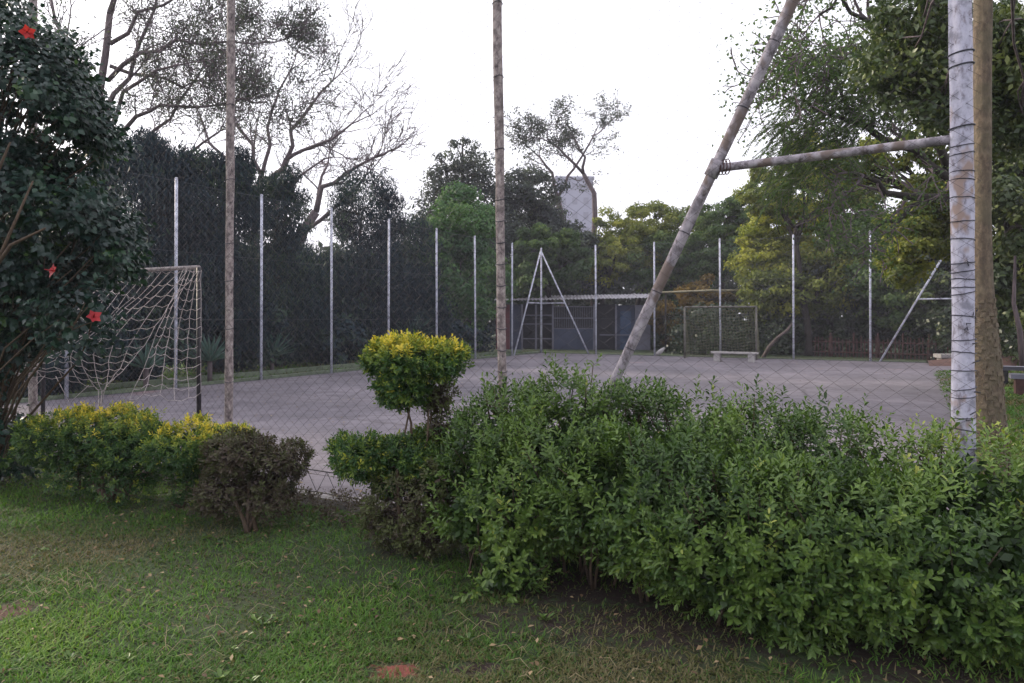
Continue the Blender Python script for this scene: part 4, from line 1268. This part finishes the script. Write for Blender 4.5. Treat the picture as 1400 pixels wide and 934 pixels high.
def sprigs(P_, N_, r, per, leaf, length, upb=.55, tintf=None):
    k = len(P_)
    ax = unit(N_ + np.array([0, 0, upb]) + r.normal(0, .35, (k, 3)))
    t = np.tile(np.linspace(0, 1, per), (k, 1)); L = length * r.uniform(.5, 1.3, (k, 1))
    pos = P_[:, None] + ax[:, None] * (t * L)[:, :, None]
    e1 = unit(np.cross(ax, rdir(k, r))); e2 = np.cross(ax, e1)
    ph = r.uniform(0, 6.28, (k, 1)) + np.arange(per)[None] * 2.4
    open_ = (1.25 - .75 * t)
    d = ax[:, None] * np.cos(open_)[:, :, None] + (e1[:, None] * np.cos(ph)[:, :, None] + e2[:, None] * np.sin(ph)[:, :, None]) * np.sin(open_)[:, :, None]
    pos = pos.reshape(-1, 3); d = d.reshape(-1, 3) + r.normal(0, .12, (k * per, 3)); d[:, 2] -= .08
    nr = np.repeat(ax, per, 0)
    sz = leaf * np.repeat(r.uniform(.7, 1.3, k), per) * r.uniform(.75, 1.2, k * per) * (1.05 - .35 * t.ravel())
    return pos, d, nr, sz, np.repeat(np.arange(k), per), t.ravel()


def stems(e_, base, targets, r0, matl, n=5, bend=.1, seed=1, name='stem', spread=.05):
    rr_ = random.Random(seed)
    for t in targets:
        b_ = np.array([base[0] + rr_.uniform(-spread, spread), base[1] + rr_.uniform(-spread, spread), -.03])
        MB().tube(curve_pts(b_, t, n, bend, rr_), [r0 * (1 - .65 * i / n) for i in range(n + 1)], 6).build(name, M[matl], e_)


# --- the big hedge
r = np.random.default_rng(500)
hl = []
for (px, py, d, rx, ry, rz) in (
    (662, 668, 4.80, .26, .32, .33), (700, 635, 4.85, .34, .38, .40), (790, 618, 4.95, .36, .40, .47), (765, 655, 4.6, .36, .34, .36), (870, 648, 4.75, .36, .42, .43), (925, 655, 4.6, .30, .34, .40),
    (960, 672, 4.5, .40, .42, .42), (1050, 678, 4.30, .38, .42, .39), (1140, 692, 4.15, .36, .42, .39), (1230, 716, 4.0, .36, .40, .38), (1320, 715, 3.9, .36, .40, .37), (1420, 725, 3.8, .40, .42, .37),
    (900, 690, 4.15, .32, .30, .32), (700, 690, 4.45, .26, .26, .22), (655, 705, 4.5, .18, .20, .2), (820, 680, 4.3, .24, .24, .22),
    (990, 740, 3.85, .32, .30, .32), (1080, 760, 3.72, .34, .30, .32), (1180, 762, 3.62, .34, .30, .31), (1290, 776, 3.5, .34, .30, .30), (1400, 800, 3.45, .34, .30, .32), (930, 730, 4.0, .2, .2, .2),
    (690, 775, 4.3, .17, .15, .13), (1000, 790, 3.72, .20, .18, .14), (1110, 806, 3.6, .2, .18, .14), (1210, 826, 3.5, .2, .16, .12), (1330, 838, 3.42, .22, .16, .12)):
    hl.append((P(px, py, d), (rx, ry, rz)))
hc = P(980, 700, 4.3)
he = empty('hedge', (hc[0], hc[1], 0), 'large unclipped green hedge filling the lower right in front of the fence', 'hedge')
Pp, Nn = shrub_points(hl, 19500, r, .76)
up_ = (Nn[:, 2] > .35) & (r.random(len(Pp)) < .45)
Pp = Pp + up_[:, None] * np.array([0, 0, 1.]) * r.uniform(0, .09, (len(Pp), 1)) + Nn * np.abs(r.normal(0, .025, (len(Pp), 1)))
pk = pockets(Pp, 3.6)
low_ = np.clip((.75 - Pp[:, 2]) / .5, 0, 1)
keep_ = r.random(len(Pp)) < np.clip((pk - .29) / .14, .05, 1)
right_top = np.clip((Pp[:, 0] / Pp[:, 1] - .36) / .15, 0, 1) * np.clip((Pp[:, 2] - .5) / .3, 0, 1)
keep_ &= r.random(len(Pp)) > .60 * right_top
Pp = Pp[keep_] + Nn[keep_] * ((pk[keep_] - .5) * .16)[:, None]; Nn = Nn[keep_]
pos, d, nr, sz, ids, tt_ = sprigs(Pp, Nn, r, 11, .043, .125, upb=.7)
lz = np.clip((.7 - Pp[:, 2]) / .5, 0, 1)[ids]; sz = sz * (1 + .15 * lz) * np.where(r.random(len(sz)) < .12, .55, 1)
topn = np.clip((Pp[:, 2] - .85) / .4, 0, 1)
young = np.clip(vnoise(Pp[:, 0] * 4 + 7, Pp[:, 2] * 4 + Pp[:, 1] * 2) * 1.5 - .55, 0, 1) * (.35 + .65 * topn)
tint = .32 + .07 * np.clip((.7 - Pp[:, 2]) / .5, 0, 1) + .22 * r.normal(size=len(Pp)) * .6 + .3 * (vnoise(Pp[:, 0] * 2.3 + 60, Pp[:, 2] * 2.6 + 20) - .5) + .45 * young + .14 * topn
olive_side = np.clip((Pp[:, 0] / Pp[:, 1] - .40) / .15, 0, 1) * np.clip((Pp[:, 2] - .6) / .3, 0, 1)
tint = tint + .28 * olive_side
tl = np.clip(tint[ids] + .16 * tt_ + r.normal(0, .07, len(ids)), 0, 1)
# the leaves that show largest become parts of their own
facing = (Nn[ids][:, 1] < -.25) & (Nn[ids][:, 2] < .75)
close = np.where(facing & (pos[:, 1] < 4.1) & (tt_ > .55))[0]
big = close[np.argsort(-(sz[close] / pos[close][:, 1]))][:300]
mask = np.ones(len(pos), bool); mask[big] = False
me = leaves('leaves', pos[mask], d[mask], nr[mask], sz[mask], tl[mask], LEAFO)
link_mesh('foliage', me, M['hedge'], he, kind='stuff')
from mathutils import Matrix
single = []
for q in range(6):
    mb = MB(); mb.v = [tuple(a) for a in LEAFO[0]]
    for f in LEAFO[1]: mb.f.append(tuple(int(a) for a in f)); mb.mi.append(0); mb.sm.append(False)
    me1 = mb.mesh('leaf'); at = me1.attributes.new('tint', 'FLOAT', 'FACE'); at.data.foreach_set('value', [.35 + .09 * q] * 2)
    single.append(me1)
for ix in big:
    me1 = single[int(np.clip((tl[ix] - .3) / .09, 0, 5))]
    o = link_mesh('leaf', me1, M['hedge'], he, keep=False)
    dv = unit(d[ix]); sv = unit(np.cross(dv, nr[ix])); nv = np.cross(sv, dv); s = float(sz[ix])
    lo_ = pos[ix] - np.array(he.location)
    o.matrix_basis = Matrix(((sv[0] * s, dv[0] * s, nv[0] * s, lo_[0]), (sv[1] * s, dv[1] * s, nv[1] * s, lo_[1]), (sv[2] * s, dv[2] * s, nv[2] * s, lo_[2]), (0, 0, 0, 1)))
# inner fill, its inner shade also put into a darker leaf tint
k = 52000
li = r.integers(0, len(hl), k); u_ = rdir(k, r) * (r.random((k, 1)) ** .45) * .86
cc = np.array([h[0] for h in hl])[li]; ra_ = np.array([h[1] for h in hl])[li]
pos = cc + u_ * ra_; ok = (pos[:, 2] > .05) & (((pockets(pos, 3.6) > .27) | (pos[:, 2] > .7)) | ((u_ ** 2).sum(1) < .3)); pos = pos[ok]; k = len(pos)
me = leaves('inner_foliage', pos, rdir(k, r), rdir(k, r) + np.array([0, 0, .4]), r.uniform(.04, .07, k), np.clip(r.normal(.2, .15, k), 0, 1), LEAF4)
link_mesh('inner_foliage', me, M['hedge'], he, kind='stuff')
mb = MB(); rr = random.Random(4)
for (c, ra_) in hl[:21]:
    for _ in range(5):
        t = np.array(c) + rdir(1, r)[0] * np.array(ra_) * .85
        t[2] = max(t[2], .2)
        b_ = np.array([c[0] + rr.uniform(-.15, .15), c[1] + rr.uniform(-.05, .3), -.02])
        mb.tube(curve_pts(b_, t, 5, .12, rr), [.011, .010, .008, .006, .005, .003], 5)
for k_ in range(700):          # bare twigs at the outside
    j = rr.randrange(len(Pp)); p_ = Pp[j]; dv = unit(Nn[j] + np.array([0, 0, .7]) + rdir(1, r)[0] * .4)
    mb.tube([p_ - dv * .18, p_, p_ + dv * rr.uniform(.03, .12)], [.004, .003, .0015], 4)
mb.build('stems', M['stem'], he, kind='stuff')


# --- clipped golden shrubs
def golden(name, label, base, lobes, matl, nsprig, leaf, seed, topz, stemt, yellow=1., group=None, per=8, stem_r=.02, length=.05, openness=1., base_tint=.3, zfade=True):
    r = np.random.default_rng(seed)
    e_ = empty(name, (base[0], base[1], 0), label, 'shrub', group)
    Pp, Nn = shrub_points(lobes, nsprig, r, .8)
    zt = max(l[0][2] + l[1][2] for l in lobes[:4])
    pk = pockets(Pp, 6.5, seed)
    dens = np.clip((pk - .20) / .2, .1, 1) * (np.clip(1.25 - (zt - Pp[:, 2]) * 1.7, .22, 1) if zfade else 1) * openness
    kk = r.random(len(Pp)) < dens
    Pp = Pp[kk] + Nn[kk] * ((pk[kk] - .45) * .14)[:, None]; Nn = Nn[kk]
    pos, d, nr, sz, ids, tt_ = sprigs(Pp, Nn, r, per, leaf, length)
    top_ = np.clip((Pp[:, 2] - topz + .08) / .24, 0, 1) * np.clip(Nn[:, 2] * 1.4 + .15, 0, 1)
    tint = base_tint + .10 * r.normal(size=len(Pp)) + yellow * (.70 * top_ * np.clip(r.normal(.75, .3, len(Pp)) + .5 * (pockets(Pp, 9, 3) - .5), 0, 1.2)) + yellow * .22 * (r.random(len(Pp)) < .12)
    tl = np.clip(tint[ids] + .10 * tt_ + r.normal(0, .05, len(ids)), 0, 1)
    me = leaves('foliage', pos, d, nr, sz, tl, LEAFO)
    link_mesh('foliage', me, M[matl], e_, kind='stuff')
    k = nsprig * 2
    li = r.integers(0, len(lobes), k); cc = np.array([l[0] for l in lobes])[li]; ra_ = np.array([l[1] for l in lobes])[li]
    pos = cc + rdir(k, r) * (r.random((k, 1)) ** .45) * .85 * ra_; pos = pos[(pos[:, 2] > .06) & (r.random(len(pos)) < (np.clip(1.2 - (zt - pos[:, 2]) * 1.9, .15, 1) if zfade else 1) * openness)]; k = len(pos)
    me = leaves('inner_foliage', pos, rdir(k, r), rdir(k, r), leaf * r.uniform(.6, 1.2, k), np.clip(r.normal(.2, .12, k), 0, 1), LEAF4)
    link_mesh('inner_foliage', me, M[matl], e_, kind='stuff')
    stems(e_, base, stemt, stem_r, 'stem', seed=seed)
    tw_ = MB(); rr_ = random.Random(seed)
    for (c, ra2) in lobes:
        for _ in range(10):
            t = np.array(c) + rdir(1, r)[0] * np.array(ra2) * .95
            tw_.tube(curve_pts(np.array(stemt[rr_.randrange(len(stemt))]) * .9 + np.array(base + (0.,)) * .1 if False else np.array(c) - np.array([0, 0, ra2[2] * .8]), t, 4, .12, rr_), [.006, .005, .004, .003, .002], 4)
    tw_.build('twigs', M['stem'], e_, kind='stuff')
    return e_


b1 = P(150, 688, 6.35)
golden('golden_shrub', 'wide clipped shrub with a golden yellow flat top, leftmost on the lawn', (b1[0], b1[1]),
       [(P(95, 602, 6.5), (.36, .34, .22)), (P(160, 600, 6.45), (.40, .36, .20)), (P(190, 625, 6.35), (.24, .30, .24)), (P(110, 645, 6.5), (.26, .26, .20)), (P(175, 655, 6.3), (.22, .22, .18))], 'duranta', 5200, .036, 601, .64,
       [P(90, 600, 6.5), P(120, 600, 6.5), P(165, 600, 6.4), P(175, 610, 6.4), P(200, 610, 6.4), P(140, 620, 6.3)], 1., stem_r=.022)
b2 = P(290, 705, 5.95)
golden('golden_shrub', 'smaller golden topped shrub touching the brown leaved one', (b2[0], b2[1]),
       [(P(262, 610, 6.0), (.28, .28, .15)), (P(305, 615, 6.0), (.22, .26, .15)), (P(270, 650, 6.1), (.16, .18, .14)), (P(250, 685, 6.1), (.12, .14, .08))], 'duranta', 2600, .034, 602, .53,
       [P(250, 600, 6.), P(275, 605, 6.), P(300, 600, 6.), P(262, 640, 6.1)], .85, stem_r=.014)
b3 = P(342, 728, 5.45)
golden('brown_shrub', 'brown leaved dull shrub with a pale crooked stem, right of the golden one', (b3[0], b3[1]),
       [(P(330, 620, 5.6), (.20, .26, .11)), (P(385, 632, 5.6), (.17, .22, .10)), (P(352, 612, 5.7), (.12, .2, .11)), (P(372, 660, 5.6), (.17, .2, .09)), (P(318, 668, 5.6), (.17, .2, .12)), (P(370, 680, 5.6), (.18, .20, .12)), (P(300, 680, 5.7), (.18, .18, .14))], 'brown_leaf', 3000, .038, 603, .7,
       [P(345, 630, 5.6), P(320, 620, 5.6), P(380, 640, 5.6), P(300, 650, 5.6)], .6, stem_r=.02, base_tint=.45)
b4 = P(565, 752, 5.02)
golden('topiary_shrub', 'two tiered topiary with a round golden topped head on a thin stem', (b4[0], b4[1]),
       [(P(560, 494, 5.05), (.24, .24, .115)), (P(526, 499, 5.05), (.13, .18, .09)), (P(552, 524, 5.05), (.17, .18, .11)), (P(608, 492, 5.0), (.11, .12, .07)),
        (P(500, 622, 5.1), (.20, .22, .09)), (P(560, 624, 5.1), (.22, .24, .11)), (P(600, 632, 5.0), (.12, .16, .13)), (P(540, 652, 5.1), (.12, .14, .08))], 'duranta', 5200, .036, 604, 1.32,
       [P(552, 540, 5.05), P(586, 560, 5.0), P(520, 610, 5.1), P(590, 620, 5.05), P(560, 560, 5.05)], 1.0, stem_r=.017, base_tint=.36, zfade=False, length=.06)
# dull brown companion with dry leaves under and behind it
b5 = P(600, 765, 4.95)
golden('brown_shrub', 'thin dry brown shrub below the topiary beside the hedge', (b5[0], b5[1]),
       [(P(560, 690, 5.0), (.22, .22, .20)), (P(600, 660, 4.95), (.16, .2, .18)), (P(530, 715, 5.1), (.15, .16, .10)), (P(598, 545, 5.15), (.09, .12, .13)), (P(600, 590, 5.1), (.07, .09, .08)), (P(590, 725, 4.95), (.2, .2, .12))], 'brown_leaf', 2000, .034, 605, 2.,
       [P(590, 560, 5.1), P(600, 640, 5.), P(560, 690, 5.)], .5, stem_r=.013, base_tint=.6, zfade=False, openness=.8)
# low weeds along the fence foot
r = np.random.default_rng(610)
tw = []
for px in list(range(-40, 70, 12)) + list(range(225, 620, 9)) + list(range(60, 240, 14)):
    q_ = near(px) - Vv * r.uniform(.12, .4); tw.append((q_ + np.array([0, 0, .05]), (.12, .12, .07 + .06 * r.random())))
Pp, Nn = shrub_points(tw, 2600, r, .6)
pos, d, nr, sz, ids, tt_ = sprigs(Pp, Nn, r, 6, .032, .05)
me = leaves('weeds', pos, d, nr, sz, np.clip(r.normal(.35, .15, len(ids)), 0, 1), LEAF5)
link_mesh('weeds', me, M['brown_leaf'], label='straggling weeds and dead leaves along the foot of the near fence', cat='weeds', kind='stuff')

# --- hibiscus at the left edge
hb = P(-30, 650, 6.6)
hi = empty('hibiscus', (hb[0], hb[1], 0), 'tall dark hibiscus with red flowers at the left edge', 'shrub')
hlob = [(P(a, b_, d), (rx * d / F, rx * d / F, rz * d / F)) for (a, b_, d, rx, rz) in (
    (22, 75, 6.6, 55, 45), (20, 150, 6.5, 85, 80), (70, 210, 6.5, 62, 75), (20, 290, 6.6, 80, 80), (90, 330, 6.5, 65, 60), (112, 355, 6.4, 45, 32), (12, 390, 6.5, 60, 65), (104, 428, 5.95, 24, 22), (50, 415, 6.5, 34, 36), (-40, 230, 6.8, 90, 160),
    (-5, 455, 6.6, 45, 34), (-10, 600, 6.7, 30, 22), (-70, 60, 6.8, 70, 120), (62, 130, 6.7, 48, 50), (-60, 420, 6.9, 70, 90))]
r = np.random.default_rng(700)
Pp, Nn = shrub_points(hlob, 11000, r, .66)
pk = pockets(Pp, 2.6, 5); kk = r.random(len(Pp)) < np.clip((pk - .38) / .15, .03, 1); Pp = Pp[kk] + Nn[kk] * ((pk[kk] - .45) * .35)[:, None]; Nn = Nn[kk]
pos, d, nr, sz, ids, tt_ = sprigs(Pp, Nn, r, 7, .072, .20, upb=.1)
d[:, 2] -= .45
tint = .42 + .2 * r.normal(size=len(Pp)) + .22 * (vnoise(Pp[:, 0] * 3 + 3, Pp[:, 2] * 3) > .68)
tl = np.clip(tint[ids] + r.normal(0, .06, len(ids)), 0, 1)
me = leaves('foliage', pos, d, nr, sz, tl, (LEAF5[0] * np.array([1.3, 1, 1]), LEAF5[1]))
link_mesh('foliage', me, M['hibiscus'], hi, kind='stuff')
mb = MB(); rr = random.Random(12)
for pts in ([(-40, 640, 6.7), (-30, 450, 6.0), (0, 350, 5.75), (45, 248, 5.65)], [(-40, 640, 6.7), (-30, 400, 5.9), (15, 335, 5.7), (62, 312, 5.65)], [(-30, 640, 6.7), (-20, 300, 6.0), (-5, 240, 5.8), (14, 195, 5.7)]):
    q_ = [P(*a) for a in pts]; MB().tube(q_, [.03, .022, .014, .007], 7).build('stem', M['stem'], hi)
for (c, ra_) in hlob:
    for _ in range(8):
        t = np.array(c) + rdir(1, r)[0] * np.array(ra_) * .95
        mb.tube(curve_pts(np.array([hb[0], hb[1] + .2, max(.1, c[2] - 1.2)]), t, 5, .1, rr), [.014, .012, .010, .008, .006, .004], 5)
mb.build('branches', M['stem'], hi)
# flowers
for i, (px, py, dd_) in enumerate(((37, 44, 5.45), (75, 371, 5.35), (128, 434, 5.45))):
    c = P(px, py, dd_); Vp = []; r2 = random.Random(i)
    ax = unit(np.array([(.9, -.8, .7)[i], -1, (-.5, .2, .6)[i]])); e1 = unit(np.cross(ax, [0, 0, 1.])); e2 = np.cross(ax, e1)
    fl = MB().tube([c, c + ax * .07], [.006, .003], 6).build('flower', M['petal'], hi)
    a_ = np.array([k * 2 * math.pi / 5 + r2.uniform(-.15, .15) for k in range(5)])
    dirs = np.array([ax * (.35 + .5 * r2.random()) + e1 * math.cos(a) + e2 * math.sin(a) for a in a_])
    for k in range(5):
        me = leaves('petal', c[None], dirs[k][None], ax[None], np.array([.052 + .012 * r2.random()]), np.array([r2.random()]), (LEAF5[0] * np.array([1.6, 1, 1.5]), LEAF5[1]))
        link_mesh('petal', me, M['petal'], fl)
    at = fl.data.attributes.new('tint', 'FLOAT', 'FACE'); at.data.foreach_set('value', [.2] * len(fl.data.polygons))
# small plant at the left edge foot of the fence
r = np.random.default_rng(720)
c = P(8, 615, 7.2); c2 = np.array([c[0], c[1], .28])
e_ = empty('leafy_plant', (c[0], c[1], 0), 'low dark large leaved plant at the left edge by the fence foot', 'plant')
Pp, Nn = shrub_points([(c2, (.24, .2, .2)), (c2 + np.array([-.3, 0, .1]), (.3, .2, .22))], 160, r, .7)
pos, d, nr, sz, ids, tt_ = sprigs(Pp, Nn, r, 6, .11, .12)
link_mesh('foliage', leaves('foliage', pos, d, nr, sz, np.clip(r.normal(.5, .15, len(ids)), 0, 1), LEAF5), M['hibiscus'], e_)
stems(e_, (c[0], c[1]), [c2 + np.array([.1, 0, .1]), c2, c2 + np.array([-.3, 0, .1])], .012, 'stem', seed=4)

# ------------------------------------------------------------------ thin evening haze over the whole place
hm, hnt, hb_ = new_mat('evening haze')
hnt.nodes.remove(hb_)
pv = hnt.nodes.new('ShaderNodeVolumePrincipled')
pv.inputs['Color'].default_value = (.86, .84, 1.0, 1); pv.inputs['Density'].default_value = 0.0009
hnt.links.new(pv.outputs[0], hnt.nodes['Material Output'].inputs['Volume'])
MB().box((0, 0, 15.5), (2 * R + 12, 2 * R + 12, 33.2)).build('haze', hm, kind='stuff', label='thin lavender evening haze over the whole court', cat='haze')
